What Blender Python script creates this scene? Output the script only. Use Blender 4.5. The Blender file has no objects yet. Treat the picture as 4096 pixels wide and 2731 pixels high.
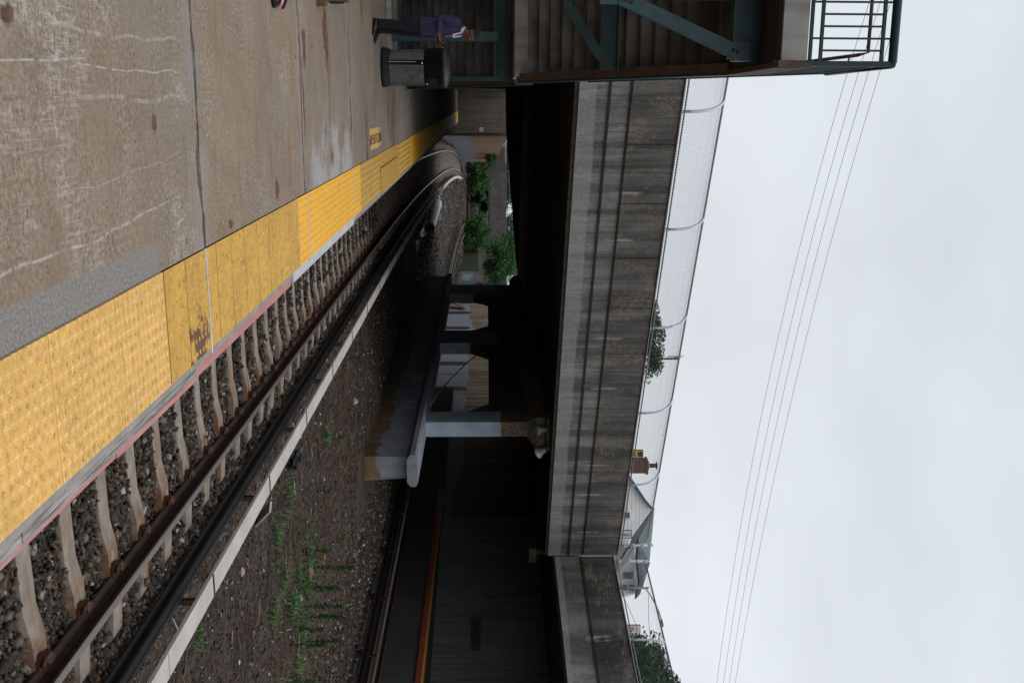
import bpy, bmesh, math, random
import numpy as np
from mathutils import Vector, Matrix
random.seed(7); RNG = np.random.default_rng(11)
SC = bpy.context.scene; COL = SC.collection
# ------------------------------------------------------------------ camera
F = 4009.0; CH = 1.8; TH = math.atan(103 / F); AZ = math.radians(13.77)
sA, cA, sT, cT = math.sin(AZ), math.cos(AZ), math.sin(TH), math.cos(TH)
CAMX = -1.613
fwd = Vector((sA * cT, cA * cT, sT)); rgt = Vector((cA, -sA, 0)); upv = Vector((-sT * sA, -sT * cA, cT))
cam = bpy.data.cameras.new('camera'); camo = bpy.data.objects.new('camera', cam); COL.objects.link(camo)
cam.sensor_width = 36; cam.lens = F / 4096 * 36; cam.clip_end = 4000; cam.clip_start = 0.05
R = Matrix((upv, -rgt, -fwd)).transposed().to_4x4()          # the picture is a portrait shot lying on its side
camo.matrix_world = Matrix.Translation((CAMX, 0, CH)) @ R
SC.camera = camo
# ------------------------------------------------------------------ sky, sun, exposure
SUN_EL, SUN_AZ = math.radians(58), math.radians(200)
W = bpy.data.worlds.new('World'); SC.world = W; W.use_nodes = True
nt = W.node_tree; nt.nodes.clear()
out = nt.nodes.new('ShaderNodeOutputWorld'); bg = nt.nodes.new('ShaderNodeBackground')
sky = nt.nodes.new('ShaderNodeTexSky'); sky.sky_type = 'NISHITA'; sky.sun_disc = False
sky.sun_elevation = SUN_EL; sky.sun_rotation = SUN_AZ; sky.dust_density = 4
tc = nt.nodes.new('ShaderNodeTexCoord'); sp = nt.nodes.new('ShaderNodeSeparateXYZ'); nt.links.new(tc.outputs['Generated'], sp.inputs[0])
cr = nt.nodes.new('ShaderNodeValToRGB')                      # cloud deck: even near the horizon, brighter overhead
cr.color_ramp.elements[0].position = 0.0; cr.color_ramp.elements[0].color = (.83, .87, .91, 1)
cr.color_ramp.elements[1].position = 1.0; cr.color_ramp.elements[1].color = (1.9, 1.92, 1.95, 1)
e = cr.color_ramp.elements.new(.25); e.color = (.79, .835, .88, 1)
e = cr.color_ramp.elements.new(.48); e.color = (.755, .80, .85, 1)
nt.links.new(sp.outputs['Z'], cr.inputs[0])
nz = nt.nodes.new('ShaderNodeTexNoise'); nz.inputs['Scale'].default_value = 3.2; nz.inputs['Detail'].default_value = 3
mp = nt.nodes.new('ShaderNodeMapping'); mp.inputs['Scale'].default_value = (1, 1, 2.2); mp.inputs['Location'].default_value = (3.1, .4, .2)
nt.links.new(tc.outputs['Generated'], mp.inputs[0]); nt.links.new(mp.outputs[0], nz.inputs['Vector'])
mr = nt.nodes.new('ShaderNodeMapRange'); mr.inputs['From Min'].default_value = .3; mr.inputs['From Max'].default_value = .7
mr.inputs['To Min'].default_value = .93; mr.inputs['To Max'].default_value = 1.08; nt.links.new(nz.outputs['Fac'], mr.inputs[0])
vm = nt.nodes.new('ShaderNodeVectorMath'); vm.operation = 'SCALE'; nt.links.new(cr.outputs[0], vm.inputs[0]); nt.links.new(mr.outputs[0], vm.inputs['Scale'])
vs = nt.nodes.new('ShaderNodeVectorMath'); vs.operation = 'SCALE'; vs.inputs['Scale'].default_value = 10; nt.links.new(vm.outputs[0], vs.inputs[0])
mx = nt.nodes.new('ShaderNodeMixRGB'); mx.inputs[0].default_value = .93
nt.links.new(sky.outputs[0], mx.inputs[1]); nt.links.new(vs.outputs[0], mx.inputs[2])
nt.links.new(mx.outputs[0], bg.inputs['Color']); bg.inputs['Strength'].default_value = .1
nt.links.new(bg.outputs[0], out.inputs['Surface'])
sl = bpy.data.lights.new('sun', 'SUN'); sl.energy = .6; sl.angle = math.radians(25); sl.color = (1, .97, .92)
slo = bpy.data.objects.new('sun', sl); COL.objects.link(slo)
sd = Vector((math.sin(SUN_AZ) * math.cos(SUN_EL), math.cos(SUN_AZ) * math.cos(SUN_EL), math.sin(SUN_EL)))
slo.rotation_euler = sd.to_track_quat('Z', 'Y').to_euler(); slo.location = (0, -20, 40)
SC.view_settings.view_transform = 'Standard'; SC.view_settings.look = 'None'; SC.view_settings.gamma = 1
SC.view_settings.exposure = 0.0
SC.cycles.max_bounces = 5; SC.cycles.diffuse_bounces = 3; SC.cycles.transparent_max_bounces = 8
# ------------------------------------------------------------------ helpers
def at(X, Y, d):
    """point d metres ahead of the lens, seen at photo pixel (X, Y)"""
    u = (X - 2048) / F; r = (Y - 1365.5) / F
    p = fwd * 1 + rgt * r + upv * u
    k = d / (p.x * sA + p.y * cA)
    return Vector((CAMX, 0, CH)) + p * k
def smooth(t): t = max(0., min(1., t)); return t * t * (3 - 2 * t)
ORG = {}
class MB:
    def __init__(s): s.v = []; s.f = []; s.m = []; s.s = []
    def add(s, vs, fs, m=0, sm=False):
        b = len(s.v); s.v += [tuple(v) for v in vs]
        for f in fs: s.f.append([b + i for i in f]); s.m.append(m); s.s.append(sm)
        return s
    def box(s, x0, x1, y0, y1, z0, z1, m=0):
        return s.add([(x0,y0,z0),(x1,y0,z0),(x1,y1,z0),(x0,y1,z0),(x0,y0,z1),(x1,y0,z1),(x1,y1,z1),(x0,y1,z1)],
              [(0,3,2,1),(4,5,6,7),(0,1,5,4),(1,2,6,5),(2,3,7,6),(3,0,4,7)], m)
    def hexa(s, a, b, m=0):
        """two quads (4 points each, same winding) joined"""
        return s.add(list(a) + list(b), [(0,3,2,1),(4,5,6,7),(0,1,5,4),(1,2,6,5),(2,3,7,6),(3,0,4,7)], m)
    def bar(s, a, b, w, h, up=(0,0,1), m=0):
        a = Vector(a); b = Vector(b); d = (b - a).normalized(); u = Vector(up)
        x = d.cross(u)
        if x.length < 1e-4: x = d.cross(Vector((1,0,0)))
        x.normalize(); u = x.cross(d)
        q = lambda c: [c - x*w/2 - u*h/2, c + x*w/2 - u*h/2, c + x*w/2 + u*h/2, c - x*w/2 + u*h/2]
        return s.hexa(q(a), q(b), m)
    def prism(s, poly, ext, m=0):
        n = len(poly); e = Vector(ext); p = [Vector(q) for q in poly]
        return s.add(p + [q + e for q in p], [tuple(range(n))[::-1], tuple(range(n, 2*n))] + [(i, (i+1) % n, n + (i+1) % n, n + i) for i in range(n)], m)
    def tube(s, pts, r, n=8, m=0, sm=True, cap=True):
        pts = [Vector(p) for p in pts]; rs = r if isinstance(r, (list, tuple)) else [r] * len(pts)
        vs = []; fs = []; pu = None
        for i, p in enumerate(pts):
            d = (pts[min(i+1, len(pts)-1)] - pts[max(i-1, 0)]).normalized()
            if pu is None: pu = Vector((0,0,1)) if abs(d.z) < .9 else Vector((1,0,0))
            x = d.cross(pu).normalized(); pu = x.cross(d)
            for k in range(n):
                t = 2*math.pi*k/n; vs.append(p + (x*math.cos(t) + pu*math.sin(t)) * rs[i])
        for i in range(len(pts)-1):
            for k in range(n): fs.append((i*n+k, i*n+(k+1)%n, (i+1)*n+(k+1)%n, (i+1)*n+k))
        s.add(vs, fs, m, sm)
        if cap:
            b = len(s.v) - len(vs)
            s.f.append([b+k for k in range(n)][::-1]); s.m.append(m); s.s.append(False)
            s.f.append([b+len(vs)-n+k for k in range(n)]); s.m.append(m); s.s.append(False)
        return s
    def loft(s, rings, n=16, m=0, sm=True, cap=True):
        """rings: (centre, u-vector, v-vector) ellipses"""
        vs = []; fs = []
        for c, u, v in rings:
            c = Vector(c); u = Vector(u); v = Vector(v)
            for k in range(n): t = 2*math.pi*k/n; vs.append(c + u*math.cos(t) + v*math.sin(t))
        for i in range(len(rings)-1):
            for k in range(n): fs.append((i*n+k, i*n+(k+1)%n, (i+1)*n+(k+1)%n, (i+1)*n+k))
        b = len(s.v); s.add(vs, fs, m, sm)
        if cap:
            for q, rv in ((0, True), (len(rings)-1, False)):
                f = [b + q*n + k for k in range(n)]; s.f.append(f[::-1] if rv else f); s.m.append(m); s.s.append(False)
        return s
    def sweep(s, path, prof, m=0, mtop=None, closed=True):
        """profile [(dx,dz)] swept along ground path [(x,y,z)]"""
        n = len(prof); vs = []; fs = []; P = [Vector(p) for p in path]
        for i, p in enumerate(P):
            d = (P[min(i+1, len(P)-1)] - P[max(i-1, 0)]); d.z = 0; d.normalize(); x = Vector((d.y, -d.x, 0))
            for a, z in prof: vs.append(p + x*a + Vector((0,0,z)))
        b = len(s.v); s.v += [tuple(v) for v in vs]
        for i in range(len(P)-1):
            for k in range(n if closed else n-1):
                s.f.append([b+i*n+k, b+(i+1)*n+k, b+(i+1)*n+(k+1)%n, b+i*n+(k+1)%n]); s.s.append(False)
                s.m.append(mtop[1] if (mtop and k in mtop[0]) else m)
        if closed:
            s.f.append([b+k for k in range(n)]); s.m.append(m); s.s.append(False)
            s.f.append([b+(len(P)-1)*n+k for k in range(n)][::-1]); s.m.append(m); s.s.append(False)
        return s
    def build(s, name, mats, parent=None, fix=True, **tags):
        o0 = ORG.get(parent.name, (0,0,0)) if parent else (0,0,0)
        me = bpy.data.meshes.new(name)
        me.from_pydata([(v[0]-o0[0], v[1]-o0[1], v[2]-o0[2]) for v in s.v], [], s.f)
        for mt in (mats if isinstance(mats, (list, tuple)) else [mats]): me.materials.append(mt)
        me.polygons.foreach_set('material_index', s.m); me.polygons.foreach_set('use_smooth', s.s)
        if fix:
            bm = bmesh.new(); bm.from_mesh(me); bmesh.ops.recalc_face_normals(bm, faces=bm.faces); bm.to_mesh(me); bm.free()
        me.update()
        o = bpy.data.objects.new(name, me); COL.objects.link(o)
        if parent: o.parent = parent; ORG[o.name] = o0
        tag(o, **tags); return o
def tag(o, label=None, cat=None, group=None, kind=None):
    if label: o['label'] = label
    if cat: o['category'] = cat
    if group: o['group'] = group
    if kind: o['kind'] = kind
    return o
def thing(name, label, cat, loc=(0,0,0), rz=0, group=None):
    o = bpy.data.objects.new(name, None); COL.objects.link(o); o.location = loc; o.rotation_euler = (0,0,rz)
    ORG[o.name] = (0,0,0) if rz else tuple(loc)          # rotated things take local coordinates
    o.empty_display_size = .2
    return tag(o, label, cat, group)
def local(name, label, cat, loc, rz=0, group=None):
    o = thing(name, label, cat, loc, rz, group); ORG[o.name] = (0,0,0); return o
def dup(root, loc, label=None, rz=None, group=None, scale=None):
    def cp(o, par):
        c = o.copy(); COL.objects.link(c); ORG[c.name] = (0,0,0)
        if par: c.parent = par
        for ch in list(o.children): cp(ch, c)
        return c
    c = cp(root, None); c.location = loc
    if rz is not None: c.rotation_euler = (0,0,rz)
    if label: c['label'] = label
    if group: c['group'] = group
    if scale: c.scale = (scale,)*3
    return c
def mesh_np(name, verts, faces, mat, parent=None, smooth_=False, **tags):
    """fast mesh: verts (N,3) array, faces (M,k) array"""
    me = bpy.data.meshes.new(name); N, M, k = len(verts), len(faces), faces.shape[1]
    me.vertices.add(N); me.vertices.foreach_set('co', np.asarray(verts, np.float32).ravel())
    me.loops.add(M*k); me.loops.foreach_set('vertex_index', np.asarray(faces, np.int32).ravel())
    me.polygons.add(M); me.polygons.foreach_set('loop_start', np.arange(0, M*k, k, dtype=np.int32))
    if smooth_: me.polygons.foreach_set('use_smooth', np.ones(M, bool))
    me.update(calc_edges=True); me.validate(); me.materials.append(mat)
    o = bpy.data.objects.new(name, me); COL.objects.link(o)
    if parent: o.parent = parent; ORG[o.name] = ORG.get(parent.name, (0,0,0))
    return tag(o, **tags)
# ------------------------------------------------------------------ materials
class N:
    def __init__(s, name, rough=.85, spec=.3):
        s.m = bpy.data.materials.new(name); s.m.use_nodes = True; s.nt = s.m.node_tree
        s.b = s.nt.nodes['Principled BSDF']; s.b.inputs['Roughness'].default_value = rough
        s.b.inputs['Specular IOR Level'].default_value = spec
        g = s.nt.nodes.new('ShaderNodeNewGeometry'); s.pos = g.outputs['Position']; s.isl = g.outputs['Random Per Island']; s.nor = g.outputs['Normal']
        q = s.nt.nodes.new('ShaderNodeSeparateXYZ'); s.L(s.pos, q.inputs[0]); s.x, s.y, s.z = q.outputs
    def L(s, a, b): s.nt.links.new(a, b)
    def put(s, sock, v):
        if isinstance(v, bpy.types.NodeSocket): s.L(v, sock)
        elif isinstance(v, tuple) and len(v) == 3 and sock.type == 'RGBA': sock.default_value = (*v, 1)
        else: sock.default_value = v
    def math(s, op, a, b=0., c=None):
        n = s.nt.nodes.new('ShaderNodeMath'); n.operation = op; s.put(n.inputs[0], a); s.put(n.inputs[1], b)
        if c is not None: s.put(n.inputs[2], c)
        return n.outputs[0]
    def mul(s, *a):
        r = a[0]
        for q in a[1:]: r = s.math('MULTIPLY', r, q)
        return r
    def vec(s, sx=1., sy=1., sz=1., rot=0.):
        n = s.nt.nodes.new('ShaderNodeMapping'); n.inputs['Scale'].default_value = (sx, sy, sz); n.inputs['Rotation'].default_value = (0, 0, rot)
        s.L(s.pos, n.inputs[0]); return n.outputs[0]
    def noise(s, sc, det=3., v=None, rough=.55, dist=0.):
        n = s.nt.nodes.new('ShaderNodeTexNoise'); n.inputs['Scale'].default_value = sc; n.inputs['Detail'].default_value = det
        n.inputs['Roughness'].default_value = rough; n.inputs['Distortion'].default_value = dist; s.L(v or s.pos, n.inputs['Vector']); return n.outputs['Fac']
    def vor(s, sc, v=None, feat='F1', out_='Distance'):
        n = s.nt.nodes.new('ShaderNodeTexVoronoi'); n.feature = feat; n.inputs['Scale'].default_value = sc; s.L(v or s.pos, n.inputs['Vector']); return n.outputs[out_]
    def rng(s, v, a, b, c=0., d=1.):
        n = s.nt.nodes.new('ShaderNodeMapRange'); s.put(n.inputs[0], v)
        for i, q in enumerate((a, b, c, d)): s.put(n.inputs[i+1], q)
        return n.outputs[0]
    def band(s, v, a, b, soft=.01):
        return s.mul(s.rng(v, a-soft, a+soft), s.rng(v, b-soft, b+soft, 1., 0.))
    def mix(s, f, a, b, mode='MIX'):
        n = s.nt.nodes.new('ShaderNodeMixRGB'); n.blend_type = mode; s.put(n.inputs[0], f); s.put(n.inputs[1], a); s.put(n.inputs[2], b); return n.outputs[0]
    def ramp(s, f, *st):
        n = s.nt.nodes.new('ShaderNodeValToRGB'); r = n.color_ramp
        while len(r.elements) < len(st): r.elements.new(.5)
        for e, (p, c) in zip(r.elements, st): e.position = p; e.color = (*c, 1)
        s.put(n.inputs[0], f); return n.outputs[0]
    def bump(s, h, st=.3, d=.02):
        n = s.nt.nodes.new('ShaderNodeBump'); n.inputs['Strength'].default_value = st; n.inputs['Distance'].default_value = d; s.put(n.inputs['Height'], h)
        s.L(n.outputs[0], s.b.inputs['Normal'])
    def col(s, c): s.put(s.b.inputs['Base Color'], c); return s
    def done(s): return s.m
def plain(name, c, rough=.7, var=.25, sc=6., metal=0., spec=.3, bump=.1):
    m = N(name, rough, spec); n = m.noise(sc, 4)
    a = tuple(q*(1-var) for q in c); b = tuple(min(1, q*(1+var)) for q in c)
    m.col(m.mix(m.rng(n, .3, .7), a, b)); m.b.inputs['Metallic'].default_value = metal
    if bump: m.bump(m.noise(sc*6, 4), bump, .01)
    return m.done()
def weathered(name, a, b, c=None, sc=1.5, streak=True, bump=.25, rough=.9, cth=.6):
    """concrete: blotches a/b, dark or light vertical runs, stains c"""
    m = N(name, rough); base = m.mix(m.rng(m.noise(sc, 5), .32, .68), a, b)
    base = m.mix(m.rng(m.noise(sc*30, 3), .3, .7, .0, .35), base, tuple(q*.55 for q in a))
    if streak: base = m.mix(m.rng(m.noise(1., 4, m.vec(5, 5, .35)), .48, .72, 0, .75), base, tuple(q*.42 for q in a))
    if c: base = m.mix(m.rng(m.noise(sc*2.2, 6, rough=.7), cth, cth+.08, 0, .8), base, c)
    m.col(base); m.bump(m.noise(sc*25, 5), bump, .015); return m.done()
def leafmat(name, a, b, c):
    m = N(name, .6, .25); m.col(m.ramp(m.isl, (0, a), (.5, b), (1, c)))
    m.b.inputs['Transmission Weight'].default_value = 0; return m.done()
# platform concrete: bays, exposed aggregate, scuffs, efflorescence, rust from the joints
m = N('platform_concrete', .88)
wv = m.noise(1.3, 3); yw = m.math('ADD', m.y, m.rng(wv, .3, .7, -.05, .05))
bay = m.math('FLOOR', m.math('DIVIDE', m.math('SUBTRACT', m.y, 2.78), 3.65))
wn = m.nt.nodes.new('ShaderNodeTexWhiteNoise'); wn.noise_dimensions = '1D'; m.L(bay, wn.inputs['W'])
near = m.rng(m.y, 6.3, 6.5, 1, 0)
c = m.mix(m.rng(m.noise(1.1, 5), .34, .66), (.185, .127, .080), (.212, .165, .120))
c = m.mix(m.rng(m.noise(.45, 5), .45, .65, 0, .6), c, (.14, .125, .108))
c = m.mix(m.rng(m.noise(5, 5, rough=.7), .45, .66, 0, .5), c, (.125, .085, .055))
c = m.mix(m.mul(wn.outputs[0], .3), c, (.16, .145, .13))
sp_ = m.noise(38, 5, rough=.8); spm = m.rng(m.noise(1.7, 4), .35, .65, .25, .8); c = m.mix(m.mul(m.rng(sp_, .50, .60), spm), c, (.07, .053, .04)); c = m.mix(m.mul(m.rng(sp_, .40, .47, 1, 0), spm), c, (.28, .235, .185))
agg = m.mul(m.rng(m.vor(20, m.vec(1, .75, 0)), .14, .24, 1, 0), m.math('GREATER_THAN', m.noise(6, 2), .52), m.rng(near, 0, 1, .15, 1))
c = m.mix(m.mul(agg, .8), c, m.mix(m.rng(m.noise(31, 1), .35, .65), (.045, .045, .05), (.17, .165, .16)))
dk_ = m.rng(m.vor(2.6, m.vec(1, .8, 0)), .05, .075, 1, 0); c = m.mix(m.mul(dk_, .85), c, m.mix(m.noise(3, 2), (.02, .018, .016), (.10, .035, .018)))
scm = m.mul(m.rng(m.noise(.85, 4), .44, .58), m.rng(near, 0, 1, .55, 1))
s1 = m.rng(m.noise(1, 6, m.vec(7, 60, 1, .08), .75), .53, .57); s2 = m.rng(m.noise(1, 6, m.vec(55, 5, 1, -.12), .75), .525, .565)
s3 = m.rng(m.noise(8, 7, rough=.85, dist=1.5), .54, .575)
wh = m.math('MINIMUM', m.math('ADD', m.math('ADD', m.mul(s1, .45), m.mul(s2, .6)), m.mul(s3, .65)), 1.)
wh = m.mul(wh, m.rng(m.noise(2.6, 4), .40, .54))
c = m.mix(m.mul(wh, scm, m.rng(m.noise(.6, 3), .35, .65, .35, .85)), c, (.40, .365, .33))
def line(x0, sl, wd, y0, y1, k):
    u = m.math('ADD', m.math('ADD', x0, m.mul(m.math('SUBTRACT', m.y, 4.5), sl)), m.rng(m.noise(1.2, 2), .3, .7, -.03, .03))
    return m.mul(m.rng(m.math('ABSOLUTE', m.math('SUBTRACT', m.x, u)), wd*.5, wd, 1, 0), m.band(m.y, y0, y1, .1), m.rng(m.noise(13, 4), .36, .56), k)
ar = m.math('ADD', m.math('ADD', line(-1.735, 0., .006, 3.2, 6.1, .8), line(-.965, -.03, .009, 3.2, 5.7, .75)), m.math('ADD', line(-1.59, 0., .014, 4.6, 6.3, .45), m.math('ADD', line(-1.88, -.02, .01, 4.4, 6.2, .5), line(-1.2, -.03, .006, 4.2, 6.0, .4))))
c = m.mix(m.mul(m.math('MINIMUM', ar, .8), .75), c, (.37, .36, .345))
jd = m.math('ABSOLUTE', m.math('SUBTRACT', m.math('FLOORED_MODULO', m.math('SUBTRACT', yw, 2.78 - 1.2), 3.65), 1.2))
c = m.mix(m.mul(m.rng(jd, .02, .3, .9, 0), m.rng(m.noise(2.5, 3), .35, .6)), c, (.20, .19, .18))
c = m.mix(m.rng(m.math('ADD', jd, m.rng(m.noise(7, 4), .3, .7, -.03, .03)), .018, .035, .8, 0), c, (.035, .03, .025))
rb = m.math('ABSOLUTE', m.math('SUBTRACT', m.math('FLOORED_MODULO', m.math('SUBTRACT', m.y, 10.0), 3.65), 1.7))
ru = m.mul(m.rng(m.noise(1, 5, m.vec(.7, 2.0, 1)), .49, .58), m.rng(rb, .12, .38, 1, 0), m.rng(m.y, 8, 10, .0, 1))
ru2 = m.mul(m.rng(m.noise(1, 4, m.vec(1.3, 15, 1)), .59, .66), m.rng(m.y, 5, 9, .15, .6))
ru3 = m.mul(m.band(m.y, 19.2, 20.5, .3), m.rng(m.noise(1, 4, m.vec(.7, 5, 1)), .38, .55))
def stain(cx, cy, rx_, ry_):
    q_ = m.math('ADD', m.math('POWER', m.math('DIVIDE', m.math('SUBTRACT', m.x, cx), rx_), 2), m.math('POWER', m.math('DIVIDE', m.math('SUBTRACT', m.y, cy), ry_), 2))
    return m.rng(m.math('ADD', q_, m.rng(m.noise(7, 5), .3, .7, -.7, .7)), .3, 1.0, 1, 0)
rr = m.math('ADD', ru3, m.math('ADD', ru, ru2))
for st_ in ((-2.25, 11.75, .38, .22), (-2.1, 10.35, .22, .12), (-1.5, 10.22, .5, .05), (-.9, 11.95, .14, .1), (-.82, 8.75, .12, .09), (-1.2, 13.7, .35, .07), (-2.2, 5.1, .05, .06), (-1.46, 5.6, .06, .05), (-1.9, 4.0, .05, .07), (-1.0, 3.6, .09, .05), (-.72, 7.1, .05, .08)): rr = m.math('ADD', rr, stain(*st_))
rr = m.math('MINIMUM', rr, 1.)
c = m.mix(m.mul(rr, .9), c, m.mix(m.rng(m.noise(5, 4), .35, .65), (.03, .012, .008), (.13, .055, .025)))
c = m.mix(m.mul(m.band(m.y, 10.5, 13.72, .25), m.rng(m.math('ADD', m.x, m.rng(m.noise(2, 5), .3, .7, -.45, .45)), -1.2, -.75), m.rng(m.noise(9, 4), .3, .55, .5, 1), .7), c, (.31, .315, .325))
c = m.mix(m.mul(m.rng(m.math('ADD', m.x, m.rng(m.noise(9, 4), .3, .7, -.02, .02)), -.832, -.818), m.rng(m.y, 5.49, 5.51, 1, 0)), c, m.mix(m.rng(m.noise(60, 4, rough=.8), .4, .6), (.115, .108, .10), (.215, .20, .185)))
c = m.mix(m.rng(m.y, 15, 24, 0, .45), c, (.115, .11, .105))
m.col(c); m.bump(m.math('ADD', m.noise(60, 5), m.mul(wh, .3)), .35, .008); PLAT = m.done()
def yellow(name, base, dirt, cross=False, worn=.4, rust=False):
    m = N(name, .55, .35)
    c = m.mix(m.rng(m.noise(2.2, 5), .35, .7, 0, worn), base, tuple(q*.62 for q in base))
    if cross:
        fx = m.math('FLOORED_MODULO', m.math('ADD', m.x, .0325), .065); fy = m.math('FLOORED_MODULO', m.math('SUBTRACT', m.y, 3.29-.0317), .0633)
        ax = m.band(fx, .0300, .0350, .0015); ay = m.band(fy, .0300, .0350, .0015)
        gx = m.mul(ax, m.band(fy, .010, .055, .002)); gy = m.mul(ay, m.band(fx, .010, .055, .002))
        c = m.mix(m.mul(m.math('MAXIMUM', gx, gy), m.rng(m.noise(5, 4), .35, .6, .25, .75)), c, (.82, .57, .28))
    c = m.mix(m.rng(m.noise(16, 5, rough=.7), .5, .75, 0, dirt), c, (.10, .065, .02))
    c = m.mix(m.rng(m.noise(7, 6, rough=.75), .66, .72, 0, dirt), c, (.33, .26, .16))
    if rust:
        d = m.nt.nodes.new('ShaderNodeVectorMath'); d.operation = 'DISTANCE'; m.L(m.pos, d.inputs[0]); d.inputs[1].default_value = (-.07, 6.15, 0)
        q = m.math('ADD', d.outputs['Value'], m.rng(m.noise(7, 5), .3, .7, -.13, .13))
        c = m.mix(m.rng(q, .14, .22, .92, 0), c, m.mix(m.noise(14, 3), (.02, .010, .012), (.10, .035, .012)))
    m.col(c); m.bump(m.noise(90, 3), .12, .003); return m.done()
Y_NEW = yellow('yellow_composite', (.58, .335, .085), .6, True, .5)
Y_OLD = yellow('yellow_old_paint', (.50, .285, .045), .8, False, .6, True)
Y_BRI = yellow('yellow_fresh', (.72, .37, .02), .15, False, .2)
Y_DUL = yellow('yellow_dull', (.42, .25, .045), .6, False, .6)
DOMESIDE = plain('shaded_dome_side', (.53, .30, .065), .7, .4, 30)  # dome sides get their own tone, standing in for shading round each dome
INKY = plain('dirty_joint', (.07, .05, .02)); GROUT = plain('grout', (.55, .45, .28)); CAULK = plain('pale_caulk', (.42, .42, .42))
TIMBER = N('grey_timber', .9); _t = TIMBER
_t.col(_t.mix(_t.rng(_t.noise(1, 4, _t.vec(90, 3, 60)), .38, .62), (.10, .09, .085), (.30, .28, .27))); _t.bump(_t.noise(1, 4, _t.vec(90, 3, 60)), .4, .01); TIMBER = _t.done()
PINK = weathered('faded_red_paint', (.34, .14, .135), (.42, .21, .20), (.28, .24, .22), 4, False, cth=.64)
COPING = weathered('coping_concrete', (.20, .185, .165), (.29, .275, .255), (.10, .085, .07), 5, False)
LITE = weathered('light_edge_concrete', (.36, .36, .37), (.46, .46, .47), (.25, .2, .17), 3, False, cth=.66)
# ballast and soil
m = N('ballast_stone', .85); m.col(m.mix(m.rng(m.noise(40, 3), .4, .7, 0, .35), m.ramp(m.isl, (0, (.018, .0145, .012)), (.5, (.042, .033, .026)), (.76, (.075, .052, .037)), (.88, (.13, .08, .045)), (.95, (.11, .10, .095)), (1, (.36, .34, .31))), (.02, .016, .013))); BALLAST = m.done()
m = N('ground_soil', .95)
c = m.mix(m.rng(m.noise(.9, 6), .35, .68), (.022, .018, .015), (.052, .042, .034))
c = m.mix(m.rng(m.noise(45, 4, rough=.7), .48, .7, 0, .8), c, (.105, .075, .055)); c = m.mix(m.rng(m.noise(120, 3, rough=.7), .62, .72, 0, .6), c, (.26, .22, .185))
sv = m.nt.nodes.new('ShaderNodeTexVoronoi'); sv.inputs['Scale'].default_value = 21; m.L(m.pos, sv.inputs['Vector'])
stc = m.ramp(m.math('FRACT', m.mul(sv.outputs['Distance'], 3.7)), (0, (.012, .010, .0085)), (1, (.045, .035, .028)))
bz = m.math('MAXIMUM', m.rng(m.x, 3.3, 3.7, 1, 0), m.rng(m.math('ADD', m.x, m.rng(m.noise(.8, 3), .3, .7, -.5, .5)), 9.6, 10.2, 0, 1))
c = m.mix(bz, c, m.mix(m.rng(m.noise(30, 3), .35, .65), stc, (.026, .022, .019)))
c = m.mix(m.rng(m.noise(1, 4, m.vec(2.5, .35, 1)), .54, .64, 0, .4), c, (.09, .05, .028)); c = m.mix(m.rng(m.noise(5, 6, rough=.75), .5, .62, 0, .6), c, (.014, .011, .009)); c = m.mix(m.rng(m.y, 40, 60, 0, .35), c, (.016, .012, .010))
m.col(c); m.bump(m.math('ADD', m.noise(55, 5), m.mul(sv.outputs['Distance'], 1.2)), .9, .03); SOIL = m.done()
m = N('litter', .9); m.col(m.ramp(m.isl, (0, (.02, .012, .009)), (.5, (.05, .03, .022)), (.78, (.09, .055, .038)), (.9, (.09, .035, .016)), (.975, (.17, .125, .09)), (1, (.42, .39, .35)))); LITTER = m.done()
m = N('concrete_tie', .9)
c = m.mix(m.rng(m.noise(5, 5), .35, .68), (.16, .135, .11), (.25, .22, .19)); c = m.mix(m.rng(m.noise(1, 4, m.vec(1.2, 7, 1)), .50, .66, 0, .8), c, (.17, .085, .04))
rx = m.math('ABSOLUTE', m.math('SUBTRACT', m.x, 2.25)); c = m.mix(m.mul(m.rng(rx, .08, .26, 1, 0), m.rng(m.noise(9, 4), .35, .6), .8), c, (.13, .05, .02))
c = m.mix(m.rng(m.noise(80, 3), .55, .7, 0, .4), c, (.07, .06, .05)); m.col(c); m.bump(m.noise(60, 4), .3, .006); TIE = m.done()
RUST = plain('rail_rust', (.022, .011, .009), .75, .4, 12); RUSTB = plain('clip_rust', (.05, .02, .011), .85, .6, 40)
m = N('worn_rail_head', .42, .5); m.b.inputs['Metallic'].default_value = .9; m.col(m.mix(m.noise(1, 3, m.vec(60, 1, 60)), (.13, .095, .08), (.27, .235, .22))); HEAD = m.done()
RAILDK = plain('contact_rail', (.010, .010, .010), .6, .4, 20)
BOARD = weathered('cover_board', (.33, .31, .285), (.42, .40, .375), (.22, .17, .14), 3, False, .15, .7, cth=.68)
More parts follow.
